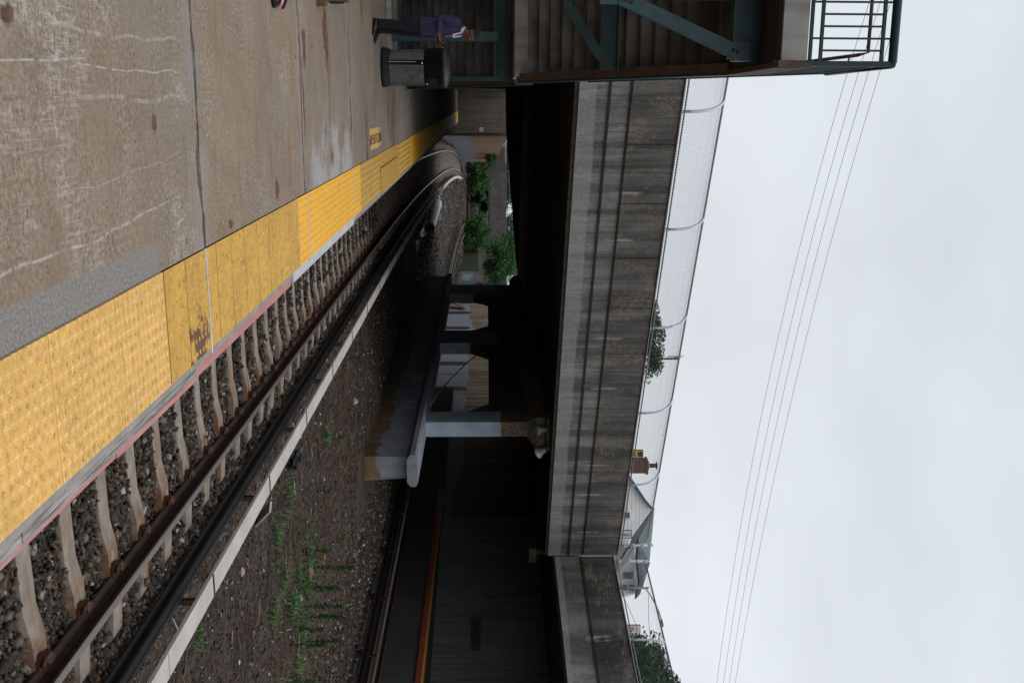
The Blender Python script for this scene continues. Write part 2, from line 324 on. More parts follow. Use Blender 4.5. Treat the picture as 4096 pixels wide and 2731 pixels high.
# bridge
BD = Vector((.8830, .4690, 0)); BN = Vector((-.4690, .8830, 0)); BP = Vector((-.56, 23.01, 0))
def bridge_mat(name, a, b, dark, pale, low):
    m = N(name, .92); d = m.nt.nodes.new('ShaderNodeVectorMath'); d.operation = 'DOT_PRODUCT'; m.L(m.pos, d.inputs[0]); d.inputs[1].default_value = tuple(BD)
    u = d.outputs['Value']; cb = m.nt.nodes.new('ShaderNodeCombineXYZ'); m.L(u, cb.inputs[0]); m.L(m.z, cb.inputs[2]); q = cb.outputs[0]
    def mp(sx, sz, o=0.):
        n = m.nt.nodes.new('ShaderNodeMapping'); n.inputs['Scale'].default_value = (sx, 1, sz); n.inputs['Location'].default_value = (o, 0, o); m.L(q, n.inputs[0]); return n.outputs[0]
    c = m.mix(m.rng(m.noise(1, 6, mp(1.6, 1.1)), .34, .66), a, b)
    c = m.mix(m.rng(m.noise(1, 5, mp(2.2, .16)), .44, .60, 0, .85), c, dark)
    c = m.mix(m.rng(m.noise(1, 4, mp(9, .35, 3), .7), .50, .60, 0, .6), c, dark)
    if low: c = m.mix(m.mul(m.rng(m.math('ADD', m.z, m.rng(m.noise(1, 3, mp(.5, .2)), .3, .7, -.04, .04)), 4.20, 4.23, 1, 0), .5), c, pale)
    c = m.mix(m.rng(m.noise(1, 6, mp(11, 9, 1), .8), .46, .6, 0, .32), c, dark); c = m.mix(m.rng(m.noise(1, 5, mp(22, 16, 9), .8), .55, .62, 0, .3), c, tuple(q_*1.6 for q_ in b))
    rid = m.math('ABSOLUTE', m.math('SUBTRACT', m.noise(1, 6, mp(9, 9, 5), .65, .8), .5))
    cm = m.mul(m.rng(m.noise(1, 4, mp(1.1, .9, 8)), .51, .60), m.rng(rid, .012, .04, 1, 0), m.math('GREATER_THAN', m.z, 4.95 if not low else 3.0), .45 if low else 1.)
    c = m.mix(m.mul(cm, .6), c, (.26, .215, .175)); c = m.mix(m.rng(m.noise(1, 5, mp(7, 8, 2), .75), .60, .64, 0, .6), c, (.27, .225, .18))
    mm = m.math('FLOORED_MODULO', m.math('SUBTRACT', u, BP.dot(BD)), 3.208)
    st = m.mul(m.math('ADD', m.band(mm, 1.27, 1.34, .02), m.band(mm, 2.62, 2.70, .02)), m.band(m.math('ADD', m.z, m.rng(m.noise(1, 2, mp(9, .1)), .3, .7, -.12, .12)), 4.72, 5.35, .1), m.rng(m.noise(1, 3, mp(30, 2)), .4, .55), m.math('GREATER_THAN', m.noise(1, 1, mp(.45, .01, 6)), .5))
    c = m.mix(m.mul(st, .7), c, (.36, .36, .37)); m.col(c); m.bump(m.math('ADD', m.noise(1, 6, mp(18, 18)), m.mul(cm, .4)), .4, .012); return m.done()
FASCIA = bridge_mat('fascia_concrete', (.135, .128, .12), (.25, .24, .23), (.055, .051, .048), (.30, .295, .285), True)
PARAPET = bridge_mat('parapet_concrete', (.085, .078, .071), (.155, .143, .131), (.04, .036, .032), (.2, .17, .14), False)
WINGP = bridge_mat('wing_parapet_concrete', (.06, .057, .054), (.105, .10, .095), (.022, .021, .02), (.2, .2, .2), False)
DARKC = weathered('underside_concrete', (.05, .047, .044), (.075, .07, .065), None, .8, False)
GRIME = plain('grimy_edge', (.028, .022, .016), .9, .5, 5)
GALV = plain('galvanised_steel', (.42, .47, .53), .5, .2, 8, .3); GALVD = plain('dull_galvanised_rail', (.16, .17, .185), .5, .3, 8, .4)
WIRE = plain('fence_wire', (.15, .17, .18), .5, .2, 8, .4, bump=0)
GREEN = plain('green_paint', (.009, .040, .046), .45, .3, 4, 0, .5, .05); GREEND = plain('dark_green_paint', (.008, .028, .030), .5, .3, 4)
STEP = N('stair_pan', .55, .4); _t = STEP; _t.b.inputs['Metallic'].default_value = .25
_t.col(_t.mix(_t.rng(_t.noise(1.6, 5), .4, .66), (.065, .05, .04), (.155, .142, .13))); _t.bump(_t.noise(30, 4), .1, .006); STEP = _t.done()
PRIMER = plain('rusty_primer', (.075, .048, .032), .8, .3, 5); SLAB = weathered('landing_concrete', (.24, .23, .225), (.31, .30, .29), None, 3, True)
# pier wall: grey paint flaking off a brown plinth
m = N('pier_paint', .75); peel = m.math('ADD', m.z, m.rng(m.noise(1.4, 4), .3, .7, -.14, .14))
c = m.mix(m.rng(m.noise(1.5, 5), .35, .65), (.145, .16, .19), (.19, .21, .245)); br = m.mix(m.rng(m.noise(2, 5), .35, .65), (.07, .045, .025), (.16, .105, .06))
c = m.mix(m.rng(m.noise(1, 4, m.vec(4, 4, .4)), .5, .7, 0, .5), c, (.07, .075, .085))
c = m.mix(m.rng(m.noise(3.2, 5, dist=1.), .66, .68), c, (.24, .15, .08)); ck = m.rng(m.vor(4.5, None, 'DISTANCE_TO_EDGE'), .0, .03, 1, 0)
c = m.mix(m.mul(ck, m.rng(m.noise(1.6, 3), .5, .6), .8), c, (.05, .045, .045)); c = m.mix(m.rng(peel, -1.14, -1.11, 1, 0), c, br)
m.col(c); m.bump(m.noise(14, 5), .25, .012); PIERP = m.done()
m = N('column_paint', .8); peel = m.math('ADD', m.z, m.rng(m.noise(9, 4), .3, .7, -.03, .03))
c = m.mix(m.rng(m.noise(2, 5), .35, .65), (.20, .245, .30), (.27, .315, .37)); c = m.mix(m.rng(m.noise(50, 4), .6, .7, 0, .5), c, (.07, .08, .09))
br = m.mix(m.rng(m.noise(28, 4, rough=.7), .42, .58), (.035, .025, .018), (.20, .135, .085)); c = m.mix(m.rng(peel, 2.24, 2.26), c, br); m.col(c); m.bump(m.noise(30, 4), .4, .01); COLP = m.done()
CAPC = weathered('pier_cap_concrete', (.13, .105, .08), (.21, .175, .14), (.07, .05, .035), 2.2, True)
MOSS = weathered('mossy_bearing', (.17, .17, .10), (.28, .25, .17), (.16, .06, .025), 7, False, cth=.55)
# retaining walls: streaked concrete, grey paint where graffiti was covered
def wallmat(name, top, tanA, tanB, colour=0., grey=(.115, .125, .145)):
    m = N(name, .9); c = m.mix(m.rng(m.noise(.5, 5), .35, .65), tanA, tanB)
    c = m.mix(m.rng(m.noise(1, 5, m.vec(2.2, 2.2, .09)), .44, .66, 0, .85), c, tuple(q*.3 for q in tanA))
    c = m.mix(m.rng(m.noise(1, 4, m.vec(6, 6, .15)), .52, .7, 0, .6), c, tuple(q*.35 for q in tanA))
    edge = m.math('ADD', m.z, m.rng(m.noise(1, 2, m.vec(.16, .16, .02)), .35, .65, -.25, .25)); g = m.rng(edge, top-.03, top+.03, 1, 0)
    if colour:
        seg = m.rng(m.noise(1, 1, m.vec(.35, .22, .02)), .46, .52)
        cells = m.vor(1.0, m.vec(2.2, 1.6, 3.5), 'F1', 'Color'); hs = m.nt.nodes.new('ShaderNodeHueSaturation'); hs.inputs['Saturation'].default_value = 1.1; hs.inputs['Value'].default_value = .65; m.L(cells, hs.inputs['Color'])
        ln = m.rng(m.vor(2.6, m.vec(1, .8, 1.4), 'DISTANCE_TO_EDGE'), .02, .06, 1, 0)
        art = m.mix(ln, m.mix(.3, hs.outputs[0], (.22, .38, .45)), (.02, .02, .03)); grey = m.mix(m.mul(seg, m.band(m.z, -1.1, top-.5, .1), colour), grey, art)
    c = m.mix(m.mul(g, .92), c, grey); c = m.mix(m.mul(m.rng(m.noise(1, 3, m.vec(3.2, 3.2, .1)), .6, .66), m.rng(m.z, top-.4, top, 1, 0), .7), c, (.02, .02, .022))
    m.col(c); m.bump(m.noise(12, 5), .3, .02); return m.done()
BROWNW = wallmat('brown_streaked_wall', .55, (.15, .082, .036), (.25, .145, .07), .25)
TANW = wallmat('tan_streaked_wall', .75, (.15, .115, .08), (.24, .19, .14), .95)
TANG = wallmat('patched_tan_wall', .42, (.15, .115, .08), (.24, .19, .14), 0., (.20, .22, .25))
ENDW = weathered('end_wall_concrete', (.13, .115, .10), (.19, .17, .15), (.08, .065, .05), .7, True)
FARW = weathered('far_wall_concrete', (.17, .18, .18), (.23, .24, .24), (.12, .12, .12), .5, True)
BACKB = weathered('second_bridge_concrete', (.075, .068, .062), (.115, .104, .094), (.045, .04, .036), .5, True)
LEAF = leafmat('bush_leaf', (.008, .034, .010), (.020, .075, .018), (.055, .13, .028)); LEAFD = leafmat('tree_leaf', (.010, .03, .011), (.022, .058, .02), (.05, .10, .035))
LEAFB = leafmat('weed_leaf', (.012, .055, .012), (.03, .11, .02), (.075, .15, .03)); STEM = plain('stem', (.05, .07, .025)); BARK = plain('bark', (.055, .042, .032), .9, .4, 10)
BLACK = plain('black_plastic', (.008, .008, .009), .6, .3, 10, 0, .2); WHITE = plain('white_paint', (.72, .72, .70), .6, .08); WHITEP = plain('white_pvc', (.85, .85, .84), .4, .1, 3)
RED = plain('red_paint', (.33, .035, .025), .6); INK = plain('ink', (.012, .012, .014), .7, .1, bump=0)
# ------------------------------------------------------------------ ground
def nse(x, y, s, o=0.):
    return (np.sin(x*s*1.3+o)*np.cos(y*s*.9+o*1.7) + .6*np.sin(x*s*2.7+y*s*2.1+o*3) + .4*np.cos(x*s*5.3-y*s*4.1+o))/2
def ground_z(x, y):
    z = np.full_like(x, -1.58) + .035*nse(x, y, 1.1) + .018*nse(x, y, 4.3, 2.)
    bed = np.clip((3.95 - x)/.7, 0, 1); z = z*(1-bed) + (-1.47 + .008*nse(x, y, 6))*bed
    mound = np.exp(-((x-7.6)/1.5)**2)*np.clip((y-9)/8, 0, 1)*np.clip((60-y)/8, 0, 1)*.10
    return z + mound
def grid_mesh(xs, ys, zf):
    X, Y = np.meshgrid(xs, ys); Z = zf(X, Y); nx, ny = len(xs), len(ys)
    i = np.arange(nx*ny).reshape(ny, nx)
    f = np.stack([i[:-1,:-1], i[:-1,1:], i[1:,1:], i[1:,:-1]], -1).reshape(-1, 4)
    return np.stack([X, Y, Z], -1).reshape(-1, 3), f
xs = np.concatenate([[-2500, -600, -120, -30, -8, -2], np.arange(0, 16.1, .14), [18, 22, 30, 60, 200, 700, 2500]])
ys = np.concatenate([[-300, -60, -12, 0], np.arange(2.5, 40, .14), np.arange(40, 90, .8), np.arange(90, 300, 6), [400, 700, 1400, 3200]])
v, f = grid_mesh(xs, ys, ground_z); mesh_np('ground', v, f, SOIL, None, True, kind='structure')
C1_ = [(44, 1.9), (60, 2.45), (80, 3.35), (100, 4.7), (120, 6.6), (140, 9.2), (160, 12.2)]
m = N('far_stone', .9); m.col(m.ramp(m.isl, (0, (.018, .014, .012)), (.6, (.045, .033, .026)), (.85, (.085, .055, .038)), (.95, (.16, .13, .11)), (1, (.36, .34, .31)))); LITTERST = m.done()
# ------------------------------------------------------------------ stones
ico = bmesh.new(); bmesh.ops.create_icosphere(ico, subdivisions=1, radius=1.0)
ico.free(); ICV = np.array([(x, y, z) for x in (-.75, .75) for y in (-.75, .75) for z in (-.75, .75)]); ICF = np.array([(0,1,3), (0,3,2), (4,6,7), (4,7,5), (0,4,5), (0,5,1), (2,3,7), (2,7,6), (0,2,6), (0,6,4), (1,5,7), (1,7,3)])
def stones(name, P, size, mat, jag=.5, flat=.75, **tags):
    n = len(P); k = len(ICV)
    d = ICV[None]*(1+RNG.uniform(-jag, jag, (n, k, 1)))
    sc = size[:, None, None]*RNG.uniform(.5, 1.3, (n, 1, 3)); d = (d + RNG.normal(0, .22, d.shape))*sc
    a = RNG.uniform(0, 6.28, n); b = RNG.uniform(-.9, .9, n)
    ca, sa_ = np.cos(a)[:, None], np.sin(a)[:, None]; cb, sb = np.cos(b)[:, None], np.sin(b)[:, None]
    x, y, z = d[..., 0], d[..., 1], d[..., 2]*flat
    x, z = x*cb - z*sb, x*sb + z*cb; x, y = x*ca - y*sa_, x*sa_ + y*ca
    V = np.stack([x, y, z], -1) + P[:, None, :]
    Fc = (ICF[None] + (np.arange(n)*k)[:, None, None]).reshape(-1, 3)
    return mesh_np(name, V.reshape(-1, 3), Fc, mat, **tags)
TIE0, TIED = 6.52, .722
def tie_off(y): return np.abs((y - TIE0 + TIED/2) % TIED - TIED/2)
n1, n2 = 27000, 13000
y = np.concatenate([RNG.uniform(3.6, 12, n1), RNG.uniform(12, 30, n2)]); x = RNG.uniform(.06, 3.75, n1+n2)
off = tie_off(y); on = (off < .15) & (x > .35) & (x < 3.05); keep = ~(on & (off < .135)) | (RNG.random(len(x)) < .006)
x, y, on = x[keep], y[keep], on[keep]; size = RNG.uniform(.014, .034, len(x))*np.where(y > 12, 1.35, 1)
z = ground_z(x, y) + RNG.uniform(-.005, .03, len(x)) + np.where((x > .4) & (x < 3.0), .012, 0); z = np.where((tie_off(y) < .11) & (x > .4) & (x < 3), -1.36, z)
stones('ballast', np.stack([x, y, z], -1), size, BALLAST, kind='stuff')
n = 6500; y = RNG.uniform(13, 45, n); x = RNG.uniform(9.6, 12.6, n)+RNG.normal(0, .3, n)
stones('gravel', np.stack([x, y, ground_z(x, y)+.01], -1), RNG.uniform(.022, .05, n), BALLAST, kind='stuff')
n = 9000; y = 6 + 34*RNG.random(n)**1.4; x = RNG.uniform(3.5, 10, n); keep = ~((x > 7.4) & (y > 24)); x, y = x[keep], y[keep]; n = len(x)
stones('pebbles', np.stack([x, y, ground_z(x, y)+.004], -1), RNG.uniform(.008, .024, n)*(1+y/40), BALLAST, kind='stuff')
n = 9000; y = RNG.uniform(44, 150, n); xc = np.interp(y, [c[0] for c in C1_], [c[1] for c in C1_]); x = xc - 3 + RNG.random(n)*16; keep = (x > .4) & ~((x > 7.0) & (x < 9) & (y < 54)); x, y = x[keep], y[keep]; n = len(x)
stones('far_stones', np.stack([x, y, ground_z(x, y)+.01], -1), RNG.uniform(.018, .055, n)*(.6+y/120), LITTERST, kind='stuff')
# leaf litter and twigs over the soil between the tracks
n = 24000; y = 6 + 32*RNG.random(n)**1.5; x = 3.5 + RNG.random(n)*(7.5); keep = ~((x > 7.4) & (y > 24)); x, y = x[keep], y[keep]; n = len(x)
L = RNG.uniform(.008, .03, n)*(1+y/40); Wd = L*RNG.uniform(.12, .8, n); a = RNG.uniform(0, 6.28, n); t = RNG.uniform(-.5, .5, n)
ux, uy = np.cos(a)*L, np.sin(a)*L; wx, wy = -np.sin(a)*Wd, np.cos(a)*Wd; z = ground_z(x, y)+.018
V = np.stack([np.stack([x+ux, y+uy, z+t*L], -1), np.stack([x+wx, y+wy, z+.01], -1), np.stack([x-ux, y-uy, z-t*L], -1), np.stack([x-wx, y-wy, z-.008], -1)], 1).reshape(-1, 3)
mesh_np('leaf_litter', V, np.arange(4*n).reshape(-1, 4), LITTER, kind='stuff')
tw = MB()
for i in range(1900):
    yy = 7 + 20*random.random()**1.4; xx = random.uniform(3.6, 7.6); aa = random.uniform(0, 6.28); l = random.uniform(.12, .6); zz = float(ground_z(np.array([xx]), np.array([yy]))[0])+.02
    b = random.uniform(-.3, .3); h = random.uniform(0, .12)*(random.random() < .4)
    tw.tube([(xx, yy, zz), (xx+l/2*math.cos(aa), yy+l/2*math.sin(aa), zz+h*.7+.01), (xx+l*math.cos(aa+b), yy+l*math.sin(aa+b), zz+h)], random.uniform(.003, .006), 4, cap=False)
tw.build('dead_twigs', LITTER, fix=False, kind='stuff')
# ------------------------------------------------------------------ platform
joints = [2.78 + 3.65*k for k in range(-3, 18)]
pb = MB()
for a, b in zip(joints[:-1], joints[1:]):
    if a > 65.2: break
    b = min(b, 65.3)
    x0 = -7.0 if b < 22 else -1.95
    pb.box(x0, -.66, a+.007, b-.007, -.28, 0)
pb.box(-7, .0, -9, 65.3, -1.7, -.06); pb.box(-.66, -.0, -9, 65.3, -.10, -.012)
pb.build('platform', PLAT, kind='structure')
# dome strip: sections, each with its tiles
def tile_mesh(mb, x0, x1, y0, y1, z, sp, r, h=.006, m=0, dome=True):
    mb.box(x0, x1, y0, y1, z-.02, z, m)
    if not dome: return
    nx = int(round((x1-x0)/sp)); ny = int(round((y1-y0)/sp))
    for i in range(nx):
        for j in range(ny):
            cx = x0+(i+.5)*(x1-x0)/nx; cy = y0+(j+.5)*(y1-y0)/ny
            vs = [(cx+q*r*math.cos(t*math.pi/4), cy+q*r*math.sin(t*math.pi/4), z+zz) for q, zz in ((1, .0005), (.62, h)) for t in range(8)]
            mb.add(vs, [(k, (k+1) % 8, 8+(k+1) % 8, 8+k) for k in range(8)], 1); mb.f.append([len(mb.v)-8+k for k in range(8)]); mb.m.append(m); mb.s.append(False)
def strip(label, edges, mat, z, sp, r, dome=True, h=.006, x1=.0, x0=-.65, gap=.002, under=None):
    t = thing('tactile_strip', label, 'tactile strip', ((x0+x1)/2, edges[0], 0), group='yellow tactile strips along the platform edge')
    for a, b in zip(edges[:-1], edges[1:]):
        q = MB(); tile_mesh(q, x0, x1, a+gap, b-gap, z, sp, r, h, 0, dome); q.build('tile', [mat, DOMESIDE], t)
    if under: MB().box(x0, x1, edges[0], edges[-1], z-.02, z-.003).build('grout', under, t)
    return t
strip('palest yellow tactile strip with raised domes and crosses, nearest the camera', [2.53, 3.29, 4.035, 4.795, 5.54], Y_NEW, .006, .0645, .0135, h=.0055)
strip('old ochre tactile strip with cracked tiles and a dark rust stain', [5.555, 5.96, 6.41, 6.66, 7.05, 7.45, 7.88, 8.3, 8.73, 9.15, 9.60], Y_OLD, .004, .078, .0155, h=.008, gap=.006, under=INKY)
strip('bright clean yellow tactile strip with pale grout lines', [9.63, 10.16, 10.9, 11.6, 12.3, 13.0, 13.73, 14.5], Y_BRI, .006, .075, .015, h=.007, gap=.007, under=GROUT)
strip('dull yellow tactile strip before the covered steel plate', [14.53, 15.4, 16.3, 17.2], Y_DUL, .004, .088, .019, dome=True)
strip('narrow rust notched yellow strip on the inner side of the steel plate', [17.22, 18.3, 19.5, 20.65], Y_DUL, .003, .1, .02, False, x1=-.42)
strip('worn ochre tactile strip just past the steel plate', [20.68, 21.5, 22.4, 23.3, 23.95], Y_DUL, .004, .1, .02)
far_t = strip('orange yellow tactile strip running into the dark under the bridge', [23.98] + [24.9+.9*k for k in range(46)], Y_BRI, .006, .11, .022, False)
pl = MB().box(-.40, .02, 17.22, 20.65, -.01, .016); tag(pl.build('steel_plate', Y_DUL), 'flat mustard coloured steel plate covering a gap in the yellow strip', 'steel plate')
for yy, lab in ((6.405, 'pale caulk line across the stained old ochre strip'), (10.165, 'pale caulk line across the bright yellow strip, nearer one'), (13.735, 'pale caulk line across the bright yellow strip, further one')):
    tag(MB().box(-.652, .03, yy-.011, yy+.011, -.02, .0095).build('caulk_joint', CAULK), lab, 'caulk', 'caulk joints')
# platform edge
e = thing('platform_edge', 'worn platform edge with grey timber rub board and faded pink strip', 'platform edge', (.05, 3, 0))
q = MB(); yy = 2.0
while yy < 9.28: b = min(yy+random.uniform(1.2, 2.4), 9.28); q.box(.0, .045, yy+.003, b, -.22, -.004); yy = b
q.build('coping', COPING, e)
for a, b in ((2, 3.66), (3.665, 4.62), (4.625, 6.1)):
    MB().box(.047, .098, a, b, -.16, -.012+random.uniform(-.004, .004)).build('rub_board', TIMBER, e)
q = MB(); q.box(.1, .128, 2, 4.7, -.13, -.022); q.box(.1, .133, 4.705, 6.1, -.13, -.016); q.box(.048, .12, 6.1, 9.25, -.13, -.02); q.build('red_strip', PINK, e)
MB().box(.0, .10, 9.3, 13.73, -.24, -.003).build('coping', LITE, e, label='newer light grey concrete coping')
MB().box(.0, .07, 13.75, 65.3, -.24, -.004).build('coping', COPING, e)
MB().box(.072, .11, 14.0, 65.3, -.2, -.03).build('red_strip', plain('dark_red_paint', (.13, .04, .035)), e)
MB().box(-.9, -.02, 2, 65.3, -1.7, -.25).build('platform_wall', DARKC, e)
# WATCH THE GAP
FONTS = {}
def text_mesh(s, size, mat, M, name, parent=None, ext=.001, align='CENTER', **tags):
    c = bpy.data.curves.new('lettering', 'FONT'); c.body = s; c.size = size; c.extrude = ext; c.align_x = align; c.align_y = 'CENTER'
    o = bpy.data.objects.new('lettering', c); COL.objects.link(o); dg = bpy.context.evaluated_depsgraph_get(); dg.update()
    me = bpy.data.meshes.new_from_object(o.evaluated_get(dg)); bpy.data.objects.remove(o)
    if parent and ORG.get(parent.name): M = Matrix.Translation(-Vector(ORG[parent.name])) @ M
    me.transform(M); me.materials.clear(); me.materials.append(mat)
    ob = bpy.data.objects.new(name, me); COL.objects.link(ob)
    if parent: ob.parent = parent; ORG[ob.name] = ORG.get(parent.name)
    return tag(ob, **tags)
sg = thing('floor_marking', 'worn yellow rectangle stencilled WATCH THE GAP on the platform', 'floor marking', (-.93, 16.6, 0))
m = N('worn_yellow_paint', .8); fade = m.rng(m.math('ADD', m.y, m.rng(m.noise(6, 5), .3, .7, -.5, .5)), 17.15, 17.45, 0, 1)
m.col(m.mix(fade, m.mix(m.rng(m.noise(9, 4), .4, .7, 0, .4), (.50, .31, .09), (.36, .24, .09)), (.15, .135, .12))); WG = m.done()
MB().add([(-1.10, 15.78, .004), (-.77, 15.9, .004), (-.77, 17.6, .004), (-1.09, 17.5, .004)], [(0,1,2,3)]).build('painted_patch', WG, sg)
T = Matrix(((0, .5, 0, -.935), (-.93, 0, 0, 16.67), (0, 0, 1, .0075), (0, 0, 0, 1)))
text_mesh('WATCH THE GAP', .225, INK, T @ Matrix.Diagonal((1, 2.0, 1, 1)), 'lettering', sg, .0005)
# ------------------------------------------------------------------ tracks
def path(pts, y0, y1, st):
    ys_ = [p[0] for p in pts]; xs_ = [p[1] for p in pts]
    out_ = []; y = y0
    h = np.array(ys_, float); g = np.array(xs_, float); d = np.gradient(g, h)
    while y <= y1:
        i = min(max(np.searchsorted(h, y)-1, 0), len(h)-2); t = (y-h[i])/(h[i+1]-h[i]); w = h[i+1]-h[i]
        out_.append(((2*t**3-3*t**2+1)*g[i]+(t**3-2*t**2+t)*w*d[i]+(-2*t**3+3*t**2)*g[i+1]+(t**3-t**2)*w*d[i+1], y)); y += st if y < 60 else st*3
    return out_
C1 = [(-30, 1.68), (0, 1.68), (20, 1.68), (30, 1.70), (45, 1.95), (60, 2.45), (80, 3.35), (100, 4.7), (120, 6.6), (140, 9.2), (160, 12.2), (175, 14.8), (215, 21), (268, 28.5), (400, 45), (590, 67)]
C2 = [(-30, 13.75), (0, 13.75), (40, 13.6), (70, 13.2), (90, 13.4), (105, 13.9), (120, 14.8), (140, 16.6), (160, 18.4), (215, 24.5), (275, 31.5), (400, 46.5), (590, 68.5)]
RP = [(-.07, 0), (.07, 0), (.07, .018), (.012, .035), (.010, .125), (.036, .138), (.036, .165), (.028, .172), (-.028, .172), (-.036, .165), (-.036, .138), (-.010, .125), (-.012, .035), (-.07, .018)]
for C, nm in ((C1, 'track beside the platform'), (C2, 'far track beyond the pier wall')):
    P = path(C, -4, 580, 2.0)
    for sgn, sd_ in ((-1, 'near'), (1, 'far')):
        q = MB(); q.sweep([(x+sgn*.753, y, -1.392) for x, y in P], RP, 0, ((6, 7, 8), 1))
        tag(q.build('rail', [RUST, HEAD]), {('track beside the platform', -1): 'rusty running rail closest to the platform, hidden under its edge nearby', ('track beside the platform', 1): 'rusty running rail with polished head across the concrete sleepers'}.get((nm, sgn), 'rusty running rail of the far track, side %s' % ('by the crash wall' if sgn < 0 else 'by the far platform')), 'rail', 'running rails')
# sleepers: a low middle, raised seats, sloping ends
def tie_profile(w0, w1, mb):
    X = [.36, .42, .72, .95, 1.15, 1.55, 1.93, 2.16, 2.68, 2.94, 3.03]; Z = [-1.47, -1.405, -1.395, -1.40, -1.425, -1.433, -1.43, -1.39, -1.39, -1.41, -1.475]
    vs = []
    for x, z in zip(X, Z): vs += [(x, -w1, -1.62), (x, -w0, z), (x, w0, z), (x, w1, -1.62)]
    fs = []
    for i in range(len(X)-1):
        for k in range(3): fs.append((i*4+k, (i+1)*4+k, (i+1)*4+k+1, i*4+k+1))
    fs += [(0,1,2,3), tuple(range(len(vs)-4, len(vs)))[::-1]]; mb.add(vs, fs)
def clip_mesh(sx):
    q = MB(); x = 2.433
    q.box(x+sx*.09-.045, x+sx*.09+.045, -.10, .10, -1.40, -1.365); q.bar((x+sx*.14, -.03, -1.40), (x+sx*.14, -.03, -1.31), .07, .06)
    q.tube([(x+sx*.14, .06, -1.375), (x+sx*.09, .075, -1.335), (x+sx*.06, .03, -1.345), (x+sx*.09, -.02, -1.325), (x+sx*.15, -.06, -1.33), (x+sx*.09, -.095, -1.34)], .019, 6)
    return q
t0 = local('sleeper', 'concrete sleeper in the ballast under the rail beside the platform', 'sleeper', (0, TIE0, 0), group='concrete sleepers')
q = MB(); tie_profile(.105, .14, q); q.build('tie_body', TIE, t0)
for sx in (-1, 1): clip_mesh(sx).build('rail_clip', RUSTB, t0)
bare = local('sleeper', 'concrete sleeper in the ballast under the rail beside the platform', 'sleeper', (0, TIE0-5*TIED, 0), group='concrete sleepers'); q = MB(); tie_profile(.105, .14, q); q.build('tie_body', TIE, bare)
for k in range(-4, 170):
    if k == 0: continue
    yy = TIE0+k*TIED; xo = np.interp(yy, [c[0] for c in C1], [c[1] for c in C1])-1.68
    dup(t0 if k < 34 else bare, (xo+random.uniform(-.012, .012), yy+random.uniform(-.012, .012), random.uniform(-.006, .004)), rz=random.uniform(-.008, .008)*0)
# third rails
def third_rail(C, off, label, y1, br0, brd, face, board=True):
    P = path(C, 2, y1, 1.0); t = thing('third_rail', label, 'third rail', (P[0][0]+off, P[0][1], 0))
    MB().sweep([(x+off, y, -1.36) for x, y in P], [(-.07, 0), (.07, 0), (.07, .02), (.03, .04), (.045, .10), (.075, .115), (.075, .14), (.03, .14), (.025, .132), (-.025, .132), (-.03, .14), (-.075, .14), (-.075, .115), (-.045, .10), (-.03, .04), (-.07, .02)]).build('contact_rail', RAILDK, t)
    y0 = 2.0; k = 0
    segs = [3.2, 7.85, 14.2, 20.5, 26.8, 33.1] + [39.4+6.3*i for i in range(int((y1-39)/6.3)+1)]
    for a, b in zip(segs[:-1], segs[1:]):
        Q = [p for p in path(C, a+.008, b, (b-a-.016)/6/(3 if a > 60 else 1))]
        if board: MB().sweep([(x+off+.02, y, -.985) for x, y in Q], [(-.115, 0), (.115, 0), (.115, .035), (-.115, .035)]).build('cover_board', face, t)
    yb = br0
    while yb < min(y1, 60):
        xo = np.interp(yb, [c[0] for c in C], [c[1] for c in C])+off; q = MB(); s = 1 if off > 0 else -1
        q.box(xo-.1, xo+.22, yb-.05, yb+.05, -1.52, -1.40); q.bar((xo+.20, yb, -1.45), (xo+.20, yb, -.99), .05, .06); q.bar((xo+.22, yb, -1.0), (xo-.10, yb, -1.0), .06, .025)
        q.bar((xo-.10, yb, -.944), (xo+.15, yb, -.944), .03, .006); q.build('bracket', RUSTB, t)
        q = MB(); q.tube([(xo, yb, -1.5), (xo, yb, -1.47), (xo, yb, -1.42), (xo, yb, -1.365)], [.11, .11, .07, .06], 10); q.build('insulator', RAILDK, t); yb += brd
    return t
third_rail(C1, 1.50, 'third rail with pale timber cover board beside the platform track', 120, 6.62, 2.69, BOARD)
third_rail(C2, -1.48, 'dark third rail of the far track beside the gravel', 120, 14.2, 3.0, plain('sooty_board', (.05, .042, .036), .8, .4))
tag(MB().box(3.3, 3.42, 8.35, 9.1, -1.55, -1.2).build('board_offcut', BOARD), 'short pale board leaning under the third rail cover', 'board') if False else None
# ------------------------------------------------------------------ overpass
def bp(mm, n, z): p = BP + BD*mm + BN*n; return (p.x, p.y, z)
ML, MR = -16.0, 15.38
ov = thing('overpass', 'grey concrete road overpass with streaked parapet crossing above both tracks', 'bridge', tuple(BP))
def bsec(mb, m0, m1, poly, m=0):
    """closed (n,z) section between stations m0, m1"""
    k = len(poly); vs = [bp(m0, n, z) for n, z in poly] + [bp(m1, n, z) for n, z in poly]
    mb.add(vs, [tuple(range(k))[::-1], tuple(range(k, 2*k))] + [(i, (i+1) % k, k+(i+1) % k, k+i) for i in range(k)], m)
q = MB(); bsec(q, ML, MR, [(0, 3.82), (0, 4.465), (.04, 4.465), (.04, 4.52), (.0, 4.52), (.0, 4.935), (.05, 4.935), (.05, 4.98), (.6, 4.98), (.6, 3.82)]); q.build('fascia_girder', FASCIA, ov)
q = MB(); bsec(q, ML, MR, [(.035, 4.985), (.035, 6.06), (.28, 6.06), (.28, 4.985)], 0)
mm = -16.04
while mm < 15.3:
    a, b = max(mm+.012, ML), min(mm+1.604-.012, MR)
    bsec(q, a, b, [(.0, 4.985), (.0, 6.075), (.03, 6.10), (.034, 6.10), (.034, 4.985)], 0); mm += 1.604
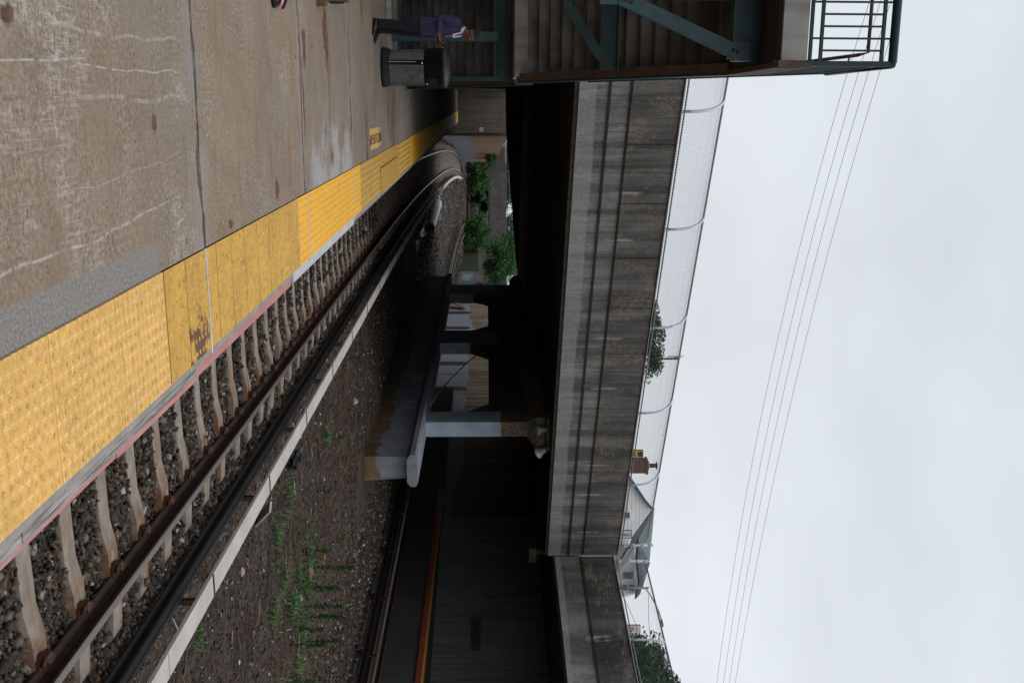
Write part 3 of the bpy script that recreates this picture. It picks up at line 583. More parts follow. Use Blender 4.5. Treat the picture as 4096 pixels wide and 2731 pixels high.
bsec(q, ML, MR, [(-.03, 6.1), (-.03, 6.125), (.30, 6.125), (.30, 6.065), (.036, 6.065), (.036, 6.1)], 1); q.build('parapet', [PARAPET, COPING], ov)
q = MB(); bsec(q, ML, MR, [(-.028, 4.465), (-.028, 4.50), (.039, 4.52), (.039, 4.465)]); bsec(q, ML, MR, [(-.03, 4.94), (-.03, 4.965), (.049, 4.98), (.049, 4.94)]); q.build('moulding', GRIME, ov)
q = MB(); bsec(q, ML, MR, [(.02, 3.72), (.02, 3.818), (.75, 3.818), (.75, 3.72)]); q.build('bottom_flange', GRIME, ov)
# deck: quadrilateral in plan, ribbed underside; the far girder dips to the left
FL, FR = Vector((-3.7, 59.5, 0)), Vector((11.5, 69.2, 0)); NL, NR = Vector(bp(ML, .7, 0)), Vector(bp(MR+1, .7, 0))
def dk(u, w, z): p = NL.lerp(NR, u).lerp((Vector((-14, 52.5, 0))).lerp(FR+Vector((3.4, 2.2, 0)), u), w); return (p.x, p.y, z)
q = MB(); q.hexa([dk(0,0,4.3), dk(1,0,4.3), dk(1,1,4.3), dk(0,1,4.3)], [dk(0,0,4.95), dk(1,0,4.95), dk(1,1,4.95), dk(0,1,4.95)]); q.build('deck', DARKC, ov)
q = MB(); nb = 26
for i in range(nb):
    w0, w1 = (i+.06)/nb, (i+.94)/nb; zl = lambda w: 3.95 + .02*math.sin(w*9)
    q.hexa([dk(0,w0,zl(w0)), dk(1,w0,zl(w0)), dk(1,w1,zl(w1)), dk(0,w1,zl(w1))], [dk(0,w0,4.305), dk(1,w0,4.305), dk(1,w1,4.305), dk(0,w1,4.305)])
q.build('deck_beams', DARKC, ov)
def far(u, z, o=0.): p = Vector((-14, 52.5, 0)).lerp(FR+Vector((3.4, 2.2, 0)), u) + BN*o; return (p.x, p.y, z)
q = MB(); q.hexa([far(0, 2.55), far(.50, 3.0), far(.50, 3.0, .5), far(0, 2.55, .5)], [far(0, 5.9), far(.5, 5.9), far(.5, 5.9, .5), far(0, 5.9, .5)])
q.hexa([far(.5, 3.0), far(1, 4.35), far(1, 4.35, .5), far(.5, 3.0, .5)], [far(.5, 5.9), far(1, 5.9), far(1, 5.9, .5), far(.5, 5.9, .5)]); q.build('far_girder', DARKC, ov)
# right hand wing, turning towards the camera above the far platform
W0 = Vector((13.034, 30.23, 0)); WD = Vector((.999, -5.753, 0)).normalized(); WN = Vector((.985, .171, 0))
def wp(t, n, z): p = W0 + WD*t + WN*n; return (p.x, p.y, z)
def wsec(mb, a, b, poly, m=0):
    k = len(poly); vs = [wp(a, n, z) for n, z in poly] + [wp(b, n, z) for n, z in poly]
    mb.add(vs, [tuple(range(k))[::-1], tuple(range(k, 2*k))] + [(i, (i+1) % k, k+(i+1) % k, k+i) for i in range(k)], m)
wg = thing('approach_ramp', 'darker concrete approach ramp joining the overpass and turning towards the camera', 'bridge', tuple(W0))
q = MB(); wsec(q, .03, 16, [(0, 4.04), (0, 4.86), (.05, 4.86), (.05, 4.92), (.6, 4.92), (.6, 4.04)]); q.build('fascia_girder', FASCIA, wg)
q = MB(); wsec(q, .02, 16, [(.03, 4.925), (.03, 5.92), (.28, 5.92), (.28, 4.925)])
js = [.02, .35] + [.35+1.92*i for i in range(1, 10)]
for a, b in zip(js[:-1], js[1:]): wsec(q, a+.012, b-.012, [(.0, 4.925), (.0, 5.93), (.03, 5.955), (.029, 4.925)])
wsec(q, 0, 16, [(-.03, 5.955), (-.03, 5.985), (.30, 5.985), (.30, 5.925), (.031, 5.925), (.031, 5.955)], 1); q.build('parapet', [WINGP, COPING], wg)
q = MB(); wsec(q, .02, 16, [(-.03, 4.865), (-.03, 4.89), (.049, 4.918), (.049, 4.865)]); q.build('moulding', GRIME, wg)
q = MB(); wsec(q, -1, 16, [(.1, 3.98), (.1, 4.035), (9, 4.035), (9, 3.98)]); wsec(q, -27, 16, [(.62, 4.04), (.62, 4.9), (12, 4.9), (12, 4.04)]); q.build('deck', DARKC, wg)  # second slab runs on past the ramp, added to keep light off the wall
q = MB(); q.box(12.9, 13.1, 30.45, 31.2, 3.45, 3.71); q.box(12.8, 13.3, 30.3, 31.4, 3.2, 3.44); q.build('bearing', GRIME, wg)
# chain link fence, curving in over the road
ARC = [(.10, 6.14), (.10, 6.40), (.12, 6.62), (.19, 6.82), (.31, 6.99), (.46, 7.11), (.60, 7.17)]
def fence(fn, m0, m1, dz, posts, straight, lab, wr=.0025):
    t = thing('chain_link_fence', lab, 'fence', fn(m0, .1, 6.13+dz), group='galvanised chain link fences on the bridge')
    ar = [(n, z+dz) for n, z in ARC]
    for p in posts:
        q = MB(); q.tube([fn(p, n, z) for n, z in ar], .034, 8)
        q.box(*[c for a, b in zip(fn(p, .1, 6.13+dz), (.06, .06, .02)) for c in (a-b, a+b)]); q.build('post', GALV, t)
    for p in straight:
        q = MB(); q.tube([fn(p, .08, 6.1+dz), fn(p, .08, 7.22+dz)], .04, 8); q.tube([fn(p, .08, 7.22+dz), fn(p, .08, 7.26+dz)], [.045, .02], 8)
        for z in (6.3, 6.6, 6.9, 7.15): q.tube([fn(p-.06, .08, z+dz), fn(p+.06, .08, z+dz)], .05, 8)
        q.build('post', GALV, t, label='straight end post with clamps')
    q = MB(); q.tube([fn(m0, ar[-1][0], ar[-1][1]), fn(m1, ar[-1][0], ar[-1][1])], .026, 8); q.build('top_rail', GALVD, t)
    q = MB(); q.tube([fn(m0, .08, 6.2+dz), fn(m1, .08, 6.2+dz)], .02, 8); q.build('bottom_rail', GALVD, t)
    S = [0.]
    for a, b in zip(ar[:-1], ar[1:]): S.append(S[-1]+math.hypot(b[0]-a[0], b[1]-a[1]))
    H = S[-1]; pitch = .07; V = []; Fc = []; r = wr
    pts = lambda mm_: [fn(mm_(s), n, z) for s, (n, z) in zip(S, ar)]
    for sg in (-1, 1):
        mm = m0 - H
        while mm < m1 + H:
            P = []
            for s, (n, z) in zip(S, ar): P.append((mm + sg*s, n, z))
            # clip to the bay
            L = [(u, n, z) for u, n, z in P]
            out_ = []
            for i in range(len(L)-1):
                (u0, n0, z0), (u1, n1_, z1) = L[i], L[i+1]; lo, hi = min(u0, u1), max(u0, u1)
                if hi < m0 or lo > m1: continue
                ta = 0.; tb = 1.
                if u1 != u0:
                    for lim in (m0, m1):
                        tt = (lim-u0)/(u1-u0)
                        if 0 < tt < 1:
                            if (u0 < m0) or (u0 > m1): ta = max(ta, tt)
                            else: tb = min(tb, tt)
                pa = (u0+(u1-u0)*ta, n0+(n1_-n0)*ta, z0+(z1-z0)*ta); pb_ = (u0+(u1-u0)*tb, n0+(n1_-n0)*tb, z0+(z1-z0)*tb)
                out_.append((pa, pb_))
            for pa, pb_ in out_:
                a = fn(*pa); b = fn(*pb_); k = len(V)
                for c in (a, b): V += [(c[0]-r, c[1], c[2]-r*.6), (c[0]+r, c[1], c[2]-r*.6), (c[0], c[1]-r, c[2]+r)]
                for i in range(3): Fc.append((k+i, k+(i+1) % 3, k+3+(i+1) % 3, k+3+i))
            mm += pitch
    mesh_np('mesh', np.array(V)-np.array(ORG[t.name]), np.array(Fc), WIRE, t); return t
fence(bp, -4.0, 15.25, -.0, [-.78, 2.41, 5.58, 8.8, 11.95], [14.95], 'chain link fence with curved posts along the overpass parapet')
fence(lambda t, n, z: wp(t, .08+(n-.08)*.25, z), .12, 11.5, -.13, [4.0, 8.0], [.2], 'chain link fence on the darker approach ramp parapet at the right', .0017)
# ------------------------------------------------------------------ pier between the tracks
pr = thing('bridge_pier', 'grey painted crash wall carrying a row of columns below the overpass', 'bridge pier', (7.8, 25.6, -1.6))
def pier_sec(mb, y0, y1, poly, x0=7.85, x1=7.85, m=0):
    k = len(poly); vs = [(x0+n, y0, z) for n, z in poly] + [(x1+n, y1, z) for n, z in poly]
    mb.add(vs, [tuple(range(k))[::-1], tuple(range(k, 2*k))] + [(i, (i+1) % k, k+(i+1) % k, k+i) for i in range(k)], m)
q = MB(); pier_sec(q, 25.6, 53.5, [(0, -1.9), (.02, -.34), (.62, -.34), (.72, -1.9)]); q.build('crash_wall', PIERP, pr)
q = MB(); pier_sec(q, 25.35, 53.6, [(-.0, -.33), (-.12, -.24), (-.12, -.11), (-.05, -.045), (.70, -.045), (.78, -.11), (.78, -.24), (.66, -.33)]); q.build('coping', PIERP, pr)
for y0, y1 in ((28.95, 30.0), (38.95, 41.2), (49.2, 51.7)):
    q = MB(); q.box(8.0, 8.46, y0, y1, -.045, 3.05); q.build('column', COLP, pr)
q = MB()
spans = [(28.95, 30.0), (38.95, 41.2), (49.2, 51.7)]
for (a0, a1), (b0, b1) in zip(spans[:-1], spans[1:]):          # beam with haunches
    q.prism([(8.02, a1, 1.15), (8.02, a1+.9, 1.88), (8.02, b0-.9, 1.88), (8.02, b0, 1.15), (8.02, b0, 3.3), (8.02, a1, 3.3)], (.42, 0, 0))
q.build('pier_beam', DARKC, pr)
q = MB(); q.hexa([(8.0, 28.97, 3.02), (8.46, 28.97, 3.02), (8.46, 53, 3.02), (8.0, 53, 3.02)], [(7.72, 28.6, 3.3), (8.74, 28.6, 3.3), (8.74, 53, 3.3), (7.72, 53, 3.3)]); q.box(7.74, 8.72, 28.58, 53, 3.3, 3.62); q.build('pier_cap', CAPC, pr)
q = MB(); q.box(7.78, 8.72, 28.52, 29.2, 3.625, 3.70); q.box(7.82, 8.70, 28.6, 29.2, 3.70, 3.80); q.build('bearing_plate', MOSS, pr)
sc_ = MB()
def scrib(y, z, w, h, n, seed):
    r = random.Random(seed); P = []
    for i in range(n*10+1):
        t = i/10*2*math.pi; P.append((7.845-.0, y + w*(i/(n*10.)-.5) + .18*w*math.sin(t), z + h*.5*math.cos(t)*(.8+.2*r.random())))
    sc_.tube(P, .007, 4, cap=False)
scrib(30.3, -.62, .9, .5, 3, 1); scrib(33.2, -.58, 1.0, .42, 4, 2); scrib(38.5, -.55, 1.2, .4, 4, 3)
sc_.build('graffiti_scrawl', plain('pale_spray_paint', (.27, .27, .29)), pr)
# floodlights on the cap
def flood(loc, rz, tilt, lab):
    t = local('floodlight', lab, 'floodlight', loc, rz, 'floodlights on the pier cap')
    q = MB(); c, s = math.cos(tilt), math.sin(tilt); ax = Vector((0, -s, -c)); u = Vector((1, 0, 0)); w = ax.cross(u)
    rs = [(.0, .05), (.03, .075), (.10, .085), (.17, .10), (.24, .135), (.30, .165), (.31, .175), (.31, .16), (.22, .11)]
    q.loft([(ax*a, u*r, w*r) for a, r in rs], 18, 0, True, True); q.build('reflector', FL_M, t)
    MB().loft([(ax*a, u*r, w*r) for a, r in ((-.14, .045), (-.13, .06), (-.01, .06), (.0, .05))], 12).build('lamp_holder', GALVD, t)
    q = MB(); q.tube([(-.09, 0, 0), (-.09, .0, .10), (.09, .0, .10), (.09, 0, 0)], .012, 6); q.box(-.03, .03, -.03, .03, .1, .16); q.build('bracket', GALVD, t); return t
FL_M = plain('floodlight_enamel', (.36, .40, .44), .4, .15, 6, .2, .5)
flood((8.05, 28.38, 3.60), .2, .2, 'grey floodlight pointing down at the centre of the pier cap')
flood((8.66, 28.36, 3.60), -.9, -.75, 'grey floodlight tilted outward at the outer corner of the pier cap')
q = MB(); q.tube([(7.75, 28.5, 3.57), (8.75, 28.5, 3.57)], .018, 6); q.build('conduit', GRIME, pr)
q = MB(); q.tube([(8.15, 28.4, 3.48), (8.35, 28.46, 3.42), (8.5, 28.5, 3.3), (8.62, 28.52, 3.12)], .011, 6); q.tube([(8.62, 28.38, 3.6), (8.6, 28.45, 3.45), (8.62, 28.52, 3.12)], .011, 6); q.build('cable', BLACK, pr)
q = MB(); q.tube([(8.1, 38.4, 1.75), (8.1, 36.4, 1.1), (8.12, 34.2, .55), (8.15, 32.2, .12), (8.2, 31.4, .0)], .022, 6); tag(q.build('drain_pipe', plain('rusty_pipe', (.34, .18, .14))), 'thin rusty pipe slanting between the pier columns', 'pipe')
# ------------------------------------------------------------------ far platform, walls
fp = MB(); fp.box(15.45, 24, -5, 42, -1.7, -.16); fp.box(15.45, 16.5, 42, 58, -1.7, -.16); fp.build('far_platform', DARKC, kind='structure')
MB().box(15.38, 15.44, 0, 42, -.33, -.165).build('far_platform_edge', plain('red_edge', (.22, .045, .025), .6, .25, 9), label='red painted edge board along the far platform', cat='platform edge')
tag(MB().box(15.40, 16.0, 0, 42, -.156, -.14).build('far_tactile_strip', plain('dark_yellow', (.55, .26, .04), .6, .3, 20)), 'dim orange tactile strip on the far platform edge', 'tactile strip')
def wall(name, pts, z0, z1, th, mat, lab, cat='wall', **k):
    q = MB(); P = [Vector(p+(0,)) for p in pts]; nn = []
    for i in range(len(P)):
        d = (P[min(i+1, len(P)-1)]-P[max(i-1, 0)]).normalized(); nn.append(Vector((-d.y, d.x, 0))*th)
    for i in range(len(P)-1):
        a, b, na, nb_ = P[i], P[i+1], nn[i], nn[i+1]; v = lambda p, z: (p.x, p.y, z)
        q.hexa([v(a, z0), v(b, z0), v(b+nb_, z0), v(a+na, z0)], [v(a, z1), v(b, z1), v(b+nb_, z1), v(a+na, z1)])
    o = q.build(name, mat); return tag(o, lab, cat, **k)
wall('station_wall', [(20.5, 22), (18.2, 31), (16.6, 41.5)], -.16, 4.0, -.5, FARW, 'dim concrete wall behind the far platform')
wall('retaining_wall', [(17.2, 41.8), (17.35, 62), (17.42, 100)], -1.8, 6.3, -1, TANG, 'tan streaked retaining wall patched with grey paint, seen between the pier columns')
wall('retaining_wall', [(17.44, 100.2), (19.14, 112), (19.9, 125)], -1.8, 2.3, -1, TANW, 'tan streaked retaining wall with colourful graffiti below the big bush')
wall('retaining_wall', [(21.5, 126.5), (23.4, 163), (26, 190)], -1.8, 2.4, -1, TANW, 'shadowed retaining wall under the far right end of the second bridge')
wall('retaining_wall', [(.95, 66.8), (1.6, 78), (2.55, 91.4), (3.02, 100), (4.73, 117.4), (7.4, 142)], -1.8, 3.4, 1, BROWNW, 'brown streaked retaining wall with grey paint left of the track')
ew = wall('end_wall', [(-2.2, 66.0), (.74, 66.0)], -.5, 3.25, .5, ENDW, 'pale concrete wall closing the far end of the platform')
wall('side_wall', [(-1.96, 22.6), (-2.0, 40), (-1.97, 66)], -.3, 4.2, .4, ENDW, 'dim concrete wall along the back of the platform under the bridge')
wall('abutment_wall', [(-9, 26.5), (-2.6, 26.5)], -.3, 4.2, .5, FARW, 'dark wall behind the staircase')
REC = plain('recess_dark', (.018, .014, .011))
# pilaster slots (dark drip recesses) on the painted wall seen between the columns
for k, (yy, lab) in enumerate(((64.2, 'dark round topped recess in the tan wall, nearest the front column'), (70.7, 'second dark recess in the tan wall from the front column'), (82.3, 'dark recess in the tan wall just past the second column'), (88.4, 'dark recess in the tan wall beside the red board'), (93.0, 'furthest dark recess in the tan wall, behind the pale pole'))):
    xx = float(np.interp(yy, [62, 100], [17.35, 17.42])); pts = [(xx-.014, yy-.5, -1.6), (xx-.014, yy+.5, -1.6), (xx-.014, yy+.5, .0)] + [(xx-.014, yy+.5*math.cos(a), .0+.5*math.sin(a)) for a in (.5, 1., 1.57, 2.1, 2.6)] + [(xx-.014, yy-.5, .0)]
    q = MB(); q.prism(pts, (.2, 0, 0)); tag(q.build('wall_recess', REC), lab, 'recess', 'recesses in the retaining wall')
q = MB(); q.hexa([(16.7, 90.4, -1.6), (16.7, 91.9, -1.6), (16.8, 91.9, -1.6), (16.8, 90.4, -1.6)], [(17.22, 89.4, -.1), (17.22, 90.8, -.35), (17.32, 90.8, -.35), (17.32, 89.4, -.1)])
tag(q.build('plank', plain('rust_plank', (.16, .06, .04), .8, .4)), 'rust red board leaning on the tan wall', 'board')
MB().tube([(17.2, 92.6, .3), (17.2, 93.6, 1.3), (17.2, 94.3, 1.9)], .05, 6).build('pole', plain('grey_pole', (.4, .41, .42)), label='short pale pole leaning on the tan wall', cat='pole')
MB().box(18.98, 19.14, 111.2, 112.4, .75, 1.35).build('wall_sign', plain('navy_sign', (.02, .022, .045)), label='small dark sign at the top of the painted wall', cat='sign')
st = local('sticker', 'small red and white striped sticker on the end wall', 'sticker', (.52, 65.985, 1.48)); q = MB(); q.box(-.14, .14, -.004, 0, -.13, .13); q.build('panel', WHITE, st)
q = MB()
for i in range(4): q.box(-.11+.07*i, -.08+.07*i, -.008, -.0045, -.125, .125)
q.build('stripes', RED, st)
bs = local('track_sign', 'small blue sign with a red mark on the grey painted wall', 'sign', (4.45, 116.3, 1.2)); MB().box(-.02, .02, -.3, .3, -.3, .3).build('panel', plain('blue_sign', (.03, .04, .22)), bs); MB().tube([(.03, -.15, -.1), (.03, .0, .12), (.03, .15, -.1)], .04, 4).build('mark', RED, bs)
ms = thing('station_sign', 'dark station name sign on the dim wall behind the far platform', 'sign', (17.6, 33.5, 1.5))
an = math.atan2(10.5, -2.4); Mx = Matrix.Translation((17.55, 33.3, 1.45)) @ Matrix.Rotation(an+math.pi, 4, 'Z')
q = MB(); q.add([Mx @ Vector(p) for p in ((-.8, .0, -.15), (.8, .0, -.15), (.8, .0, .15), (-.8, .0, .15), (-.8, .05, -.15), (.8, .05, -.15), (.8, .05, .15), (-.8, .05, .15))], [(0,1,2,3), (7,6,5,4), (0,4,5,1), (1,5,6,2), (2,6,7,3), (3,7,4,0)]); q.build('panel', plain('pale_sign', (.075, .07, .06)), ms)
text_mesh('Murray Hill', .26, INK, Mx @ Matrix.Translation((0, -.006, 0)) @ Matrix.Rotation(math.pi/2, 4, 'X'), 'lettering', ms)
# ------------------------------------------------------------------ staircase from the platform up to the bridge
RISE, RUN = .177, .284
stt = local('staircase', 'green steel staircase with open underside climbing from the platform to the bridge', 'staircase', (-2.155, 0, 0), math.radians(-.92))
SW = 1.95                                     # local frame: x = 0 is the right hand stringer, y runs along the platform
def flight(y_low, z_low, n, lab):
    q = MB()
    for i in range(n):
        y = y_low - i*RUN; z = z_low + i*RISE
        q.box(-SW+.06, -.075, y-.012, y, z-.02, z+RISE-.0145)                       # riser
        q.box(-SW+.055, -.0755, y-RUN-.02, y+.004, z+RISE-.014, z+RISE)              # tread pan
        for xx in (-.5, -1.0, -1.5): q.tube([(xx, y-.14, z+RISE-.03), (xx, y-.14, z+RISE-.014)], .022, 6)
        q.box(-.16, -.078, y-RUN+.02, y-.02, z+RISE-.06, z+RISE-.016)
    q.build('steps', STEP, stt, label=lab)
    ya, za, yb, zb = y_low+.1, z_low-.12, y_low-n*RUN, z_low+n*RISE-.02
    for x0, x1, mt, dz in ((-.07, .0, PRIMER, 0), (.003, .03, GREEND, .02), (-SW-.03, -SW+.05, GREEND, 0)):
        MB().prism([(x0, ya, za-.1+dz), (x0, ya, za+.24), (x0, yb, zb+.24), (x0, yb, zb-.12+dz)], (x1-x0, 0, 0)).build('stringer', mt, stt)
    q = MB(); q.prism([(-.13, ya, za-.10), (-.13, ya, za-.085), (-.13, yb, zb-.105), (-.13, yb, zb-.12)], (.058, 0, 0)); q.build('stringer_flange', PRIMER, stt)
flight(23.75, 0.0, 14, 'lower flight')
flight(18.2, 2.55, 15, 'upper flight')
# landings
MB().box(-SW, -.075, 18.22, 19.75, 2.30, 2.53).build('landing', SLAB, stt, label='half way concrete landing')
MB().box(-SW-2.2, -.03, 11.7, 13.95, 5.14, 5.43).build('landing', SLAB, stt, label='top concrete landing')
MB().box(-SW-2.2, -.05, 11.76, 13.9, 5.105, 5.137).build('shade_sheet', plain('landing_shade', (.02, .016, .014), .7, .4, 4), stt)  # dark sheet added below the top landing, shade put into its colour
q = MB(); q.box(-.028, .03, 11.66, 13.95, 5.06, 5.48); q.box(-.05, .02, 11.60, 11.655, 5.08, 5.30); q.build('landing_edge', PRIMER, stt)
# cross beams and frames
def ibeam(mb, a, b, h, w, m=0):
    a = Vector(a); b = Vector(b); mb.bar(a, b, .02, h, m=m)
    for s in (-1, 1): mb.bar(a+Vector((0, 0, s*(h/2+.008))), b+Vector((0, 0, s*(h/2+.008))), w, .016, m=m)
q = MB(); ibeam(q, (-SW-2.2, 12.6, 4.94), (-.1, 12.6, 4.94), .30, .16); q.bar((-.10, 12.66, 4.80), (-.10, 12.66, 5.10), .2, .03); q.build('cross_beam', GREEN, stt)
q = MB(); ibeam(q, (-SW, 15.45, 3.62), (-.08, 15.45, 3.62), .24, .16); q.build('cross_beam', GREEND, stt)
q = MB(); ibeam(q, (-SW-2.5, 19.1, 2.10), (-.02, 19.1, 2.10), .15, .15); q.build('cross_beam', GREEND, stt)
q = MB(); q.bar((-.88, 12.6, -.02), (-.88, 12.6, 4.78), .17, .17, (0, 1, 0)); q.build('column', GREEN, stt)
def brace(a, b, w, mt, bolts=True):
    a = Vector(a); b = Vector(b); d = (b-a).normalized(); q = MB(); n = d.cross(Vector((0, 1, 0))).normalized()
    q.bar(a, b, w, .012, (0, 1, 0)); q.bar(a+n*(w/2)*(-1)+Vector((0, .04, 0)), b+n*(w/2)*(-1)+Vector((0, .04, 0)), .012, .09, (0, 1, 0))
    br = q.build('brace', mt, stt)
    if bolts:
        q = MB()
        for t in (.035, .085, .93, .965):
            p = a.lerp(b, t); q.tube([p+Vector((0, -.005, 0)), p+Vector((0, -.035, 0))], [.024, .018], 8)
        q.build('bolt', RUSTB, br)
brace((-.80, 12.48, 3.40), (-.16, 12.48, 4.88), .16, GREEN)
for g in ((-.95, -.72, 12.49, 12.502, 3.15, 3.5), (-.30, -.10, 12.495, 12.507, 4.7, 4.98)): MB().box(*g).build('gusset', GREEN, stt)
brace((-1.02, 15.36, 2.98), (-.24, 15.36, 3.52), .13, GREEND, False)
# lower screen: posts, kerb, chain link
q = MB(); q.box(-SW-2.5, -.02, 19.0, 19.25, -.01, .08); q.build('kerb', SLAB, stt)
for xx in (-.80,): MB().box(xx-.085, xx+.085, 19.0, 19.15, .08, 2.02).build('screen_post', GREEN, stt)
for xx in (-.06, -1.55, -2.6): MB().box(xx-.04, xx+.04, 19.02, 19.1, .08, 2.02).build('screen_post', GREEND, stt)
q = MB(); q.box(-3, -.02, 19.03, 19.09, 1.93, 1.99); q.box(-3, -.02, 19.03, 19.09, .2, .25); q.build('screen_rail', GREEND, stt)
V = []; Fc = []
def wires(a0, a1, b0, b1, pt, pitch, r):
    """diagonal wire lattice in a rectangle (a, b)"""
    H = b1-b0
    for sg in (-1, 1):
        m_ = a0-H
        while m_ < a1+H:
            s0, s1 = 0., H
            lo, hi = ((a0-m_)*sg, (a1-m_)*sg); lo, hi = min(lo, hi), max(lo, hi); s0 = max(s0, lo); s1 = min(s1, hi)
            if s1 > s0:
                a, b = pt(m_+sg*s0, b0+s0), pt(m_+sg*s1, b0+s1); k = len(V)
                for c in (a, b): V.extend([(c[0]-r, c[1]-r, c[2]-r), (c[0]+r, c[1], c[2]-r), (c[0], c[1]+r, c[2]+r)])
                for i in range(3): Fc.append((k+i, k+(i+1) % 3, k+3+(i+1) % 3, k+3+i))
            m_ += pitch
wires(-SW-1, -.04, .25, 1.93, lambda a, b: (a, 19.06, b), .075, .0035)
mesh_np('screen_mesh', np.array(V), np.array(Fc), plain('black_wire', (.012, .014, .015), bump=0), stt)
# handrail on the lower flight and the guard rail round the top landing
rl = MB(); Z0 = 5.43
XA, XB, YR = -SW-2.2, .0, 11.72
rl.tube([(XA, YR, Z0+.99), (XB-.03, YR, Z0+.99)], .05, 10)
rl.build('handrail', GREEND, stt)
q = MB()
for z in (Z0+.02, Z0+.14, Z0+.84): q.box(XA, XB-.05, YR-.02, YR+.02, z, z+.035)
q.build('rail', GREEND, stt)
for a, b in ((-.05, .01), (-1.6, -1.54)): MB().box(a, b, YR-.03, YR+.03, 5.05, Z0+.98).build('rail_post', GREEND, stt)
for k in range(14):
    x = -.165-.131*k; q = MB(); lo, hi = (Z0+.03, Z0+.98) if k % 3 == 1 else (Z0+.15, Z0+.86); q.box(x-.011, x+.011, YR-.012, YR+.012, lo, hi); q.build('picket', GREEND, stt)
q = MB()
for z in (Z0+.02, Z0+.14, Z0+.84): q.box(-.035, .005, YR+.03, 13.9, z, z+.035)
for k in range(16): q.box(-.025, -.003, YR+.15+k*.131, YR+.172+k*.131, Z0+.15, Z0+.86)
q.tube([(-.015, YR, Z0+.99), (-.015, 14, Z0+.99)], .045, 8)
for i in range(30): y = 13.95-i*0; 
q.build('side_rail', GREEND, stt)
# sloping guard of the upper flight
q = MB()
for i in range(16):
    y = 13.95+i*RUN; z = 5.2-i*RISE; q.box(-.03, .0, y-.012, y+.012, z+.25, z+1.05)
q.tube([(-.015, 13.9, 6.35), (-.015, 18.3, 3.62)], .03, 8); q.tube([(-.015, 13.9, 5.5), (-.015, 18.3, 2.77)], .02, 8); q.build('side_rail', GREEND, stt)
q = MB(); q.tube([(-3, 12.15, Z0+.86), (-.17, 12.15, Z0+.86), (-.15, 12.3, Z0+.80), (-.14, 13.9, Z0+.62)], .022, 8); q.tube([(-.05, 12.3, Z0+.68), (-.14, 12.3, Z0+.70), (-.15, 12.3, Z0+.79)], .012, 6); q.build('grab_rail', PRIMER, stt)
# ------------------------------------------------------------------ bin, bag, wooden stand
can = local('litter_bin', 'round black litter bin with a scratched clear panel and domed lid by the stairs', 'litter bin', (-2.075, 18.02, 0), math.radians(2))
ring = lambda r, z: ((0, 0, z), (r, 0, 0), (0, r, 0))
MB().loft([ring(.325, 0), ring(.335, .01), ring(.335, .07), ring(.315, .085), ring(.315, .13), ring(.30, .14), ring(.30, .76), ring(.325, .77), ring(.325, 1.03), ring(.345, 1.035), ring(.345, 1.06)], 36).build('body', BLACK, can)
MB().loft([ring(.35, 1.06), ring(.355, 1.085), ring(.33, 1.115), ring(.25, 1.15), ring(.13, 1.172), ring(.02, 1.178)], 36).build('lid', plain('grey_lid', (.03, .032, .036), .5, .3, 5, 0, .4), can)
m = N('hazy_panel', .35, .5); c = m.mix(m.rng(m.noise(4, 4, dist=1.5), .35, .65), (.034, .038, .037), (.08, .088, .087)); c = m.mix(m.rng(m.noise(9, 5, rough=.7), .58, .68, 0, .6), c, (.16, .17, .17)); m.col(c); PANEL = m.done()
def cyl_panel(mb, r, a0, a1, z0, z1, n=14, th=.012):
    vs = []
    for i in range(n+1):
        a = a0+(a1-a0)*i/n
        for rr, z in ((r, z0), (r, z1), (r-th, z1), (r-th, z0)): vs.append((rr*math.cos(a), rr*math.sin(a), z))
    fs = [(i*4+k, (i+1)*4+k, (i+1)*4+(k+1) % 4, i*4+(k+1) % 4) for i in range(n) for k in range(4)] + [(0, 1, 2, 3), (4*n+3, 4*n+2, 4*n+1, 4*n)]
    mb.add(vs, fs, 0)
for a0, a1, cl in ((-1.72, -.15, ''), (-2.9, -2.0, 'side')): q = MB(); cyl_panel(q, .312, a0, a1, .15, .735); q.build('clear_panel', PANEL, can)
q = MB(); cyl_panel(q, .329, -1.0, -.2, .80, .96); q.build('opening', plain('bin_hole', (.002, .002, .002)), can)
q = MB(); cyl_panel(q, .3135, -1.90, -1.88, .14, .60, 2); q.build('trim', GALV, can)
q = MB(); cyl_panel(q, .331, -1.86, -1.76, .70, .72, 3); cyl_panel(q, .331, -.62, -.57, .77, .80, 2); q.build('badge', WHITE, can)
bg_ = local('bag', 'black strapped bag with a pink cloth lying at the left edge of the platform', 'bag', (-2.60, 9.05, 0))
MB().loft([((0, 0, z), (rx, 0, 0), (0, ry, 0)) for z, rx, ry in ((0, .14, .22), (.02, .17, .25), (.07, .16, .24), (.11, .10, .18), (.13, .04, .08))], 14).build('pouch', BLACK, bg_)
MB().tube([(.16, -.22, .02), (.27, -.16, .02), (.24, -.02, .03), (.16, .03, .05)], .018, 6).tube([(.15, .1, .03), (.25, .22, .02), (.18, .36, .02), (.1, .28, .03)], .016, 6).build('strap', BLACK, bg_)
MB().loft([((.17, .02, .05), (.05, 0, 0), (0, .05, .02)), ((.24, .03, .03), (.035, 0, 0), (0, .055, .01)), ((.25, .03, .02), (.01, 0, 0), (0, .02, 0))], 10).build('cloth', plain('pink_cloth', (.55, .22, .30)), bg_)
wb = local('bench_foot', 'weathered wooden bench end standing at the left edge of the platform', 'bench', (-2.70, 11.3, 0))
q = MB(); q.box(-.25, .17, -.1, .03, 0, .10); q.box(-.25, .12, -.02, .16, .02, .32); q.build('leg', plain('weathered_wood', (.10, .06, .03), .85, .4, 15), wb); MB().box(-.25, .14, .04, .1, .12, .27).build('iron_strap', GREEND, wb)
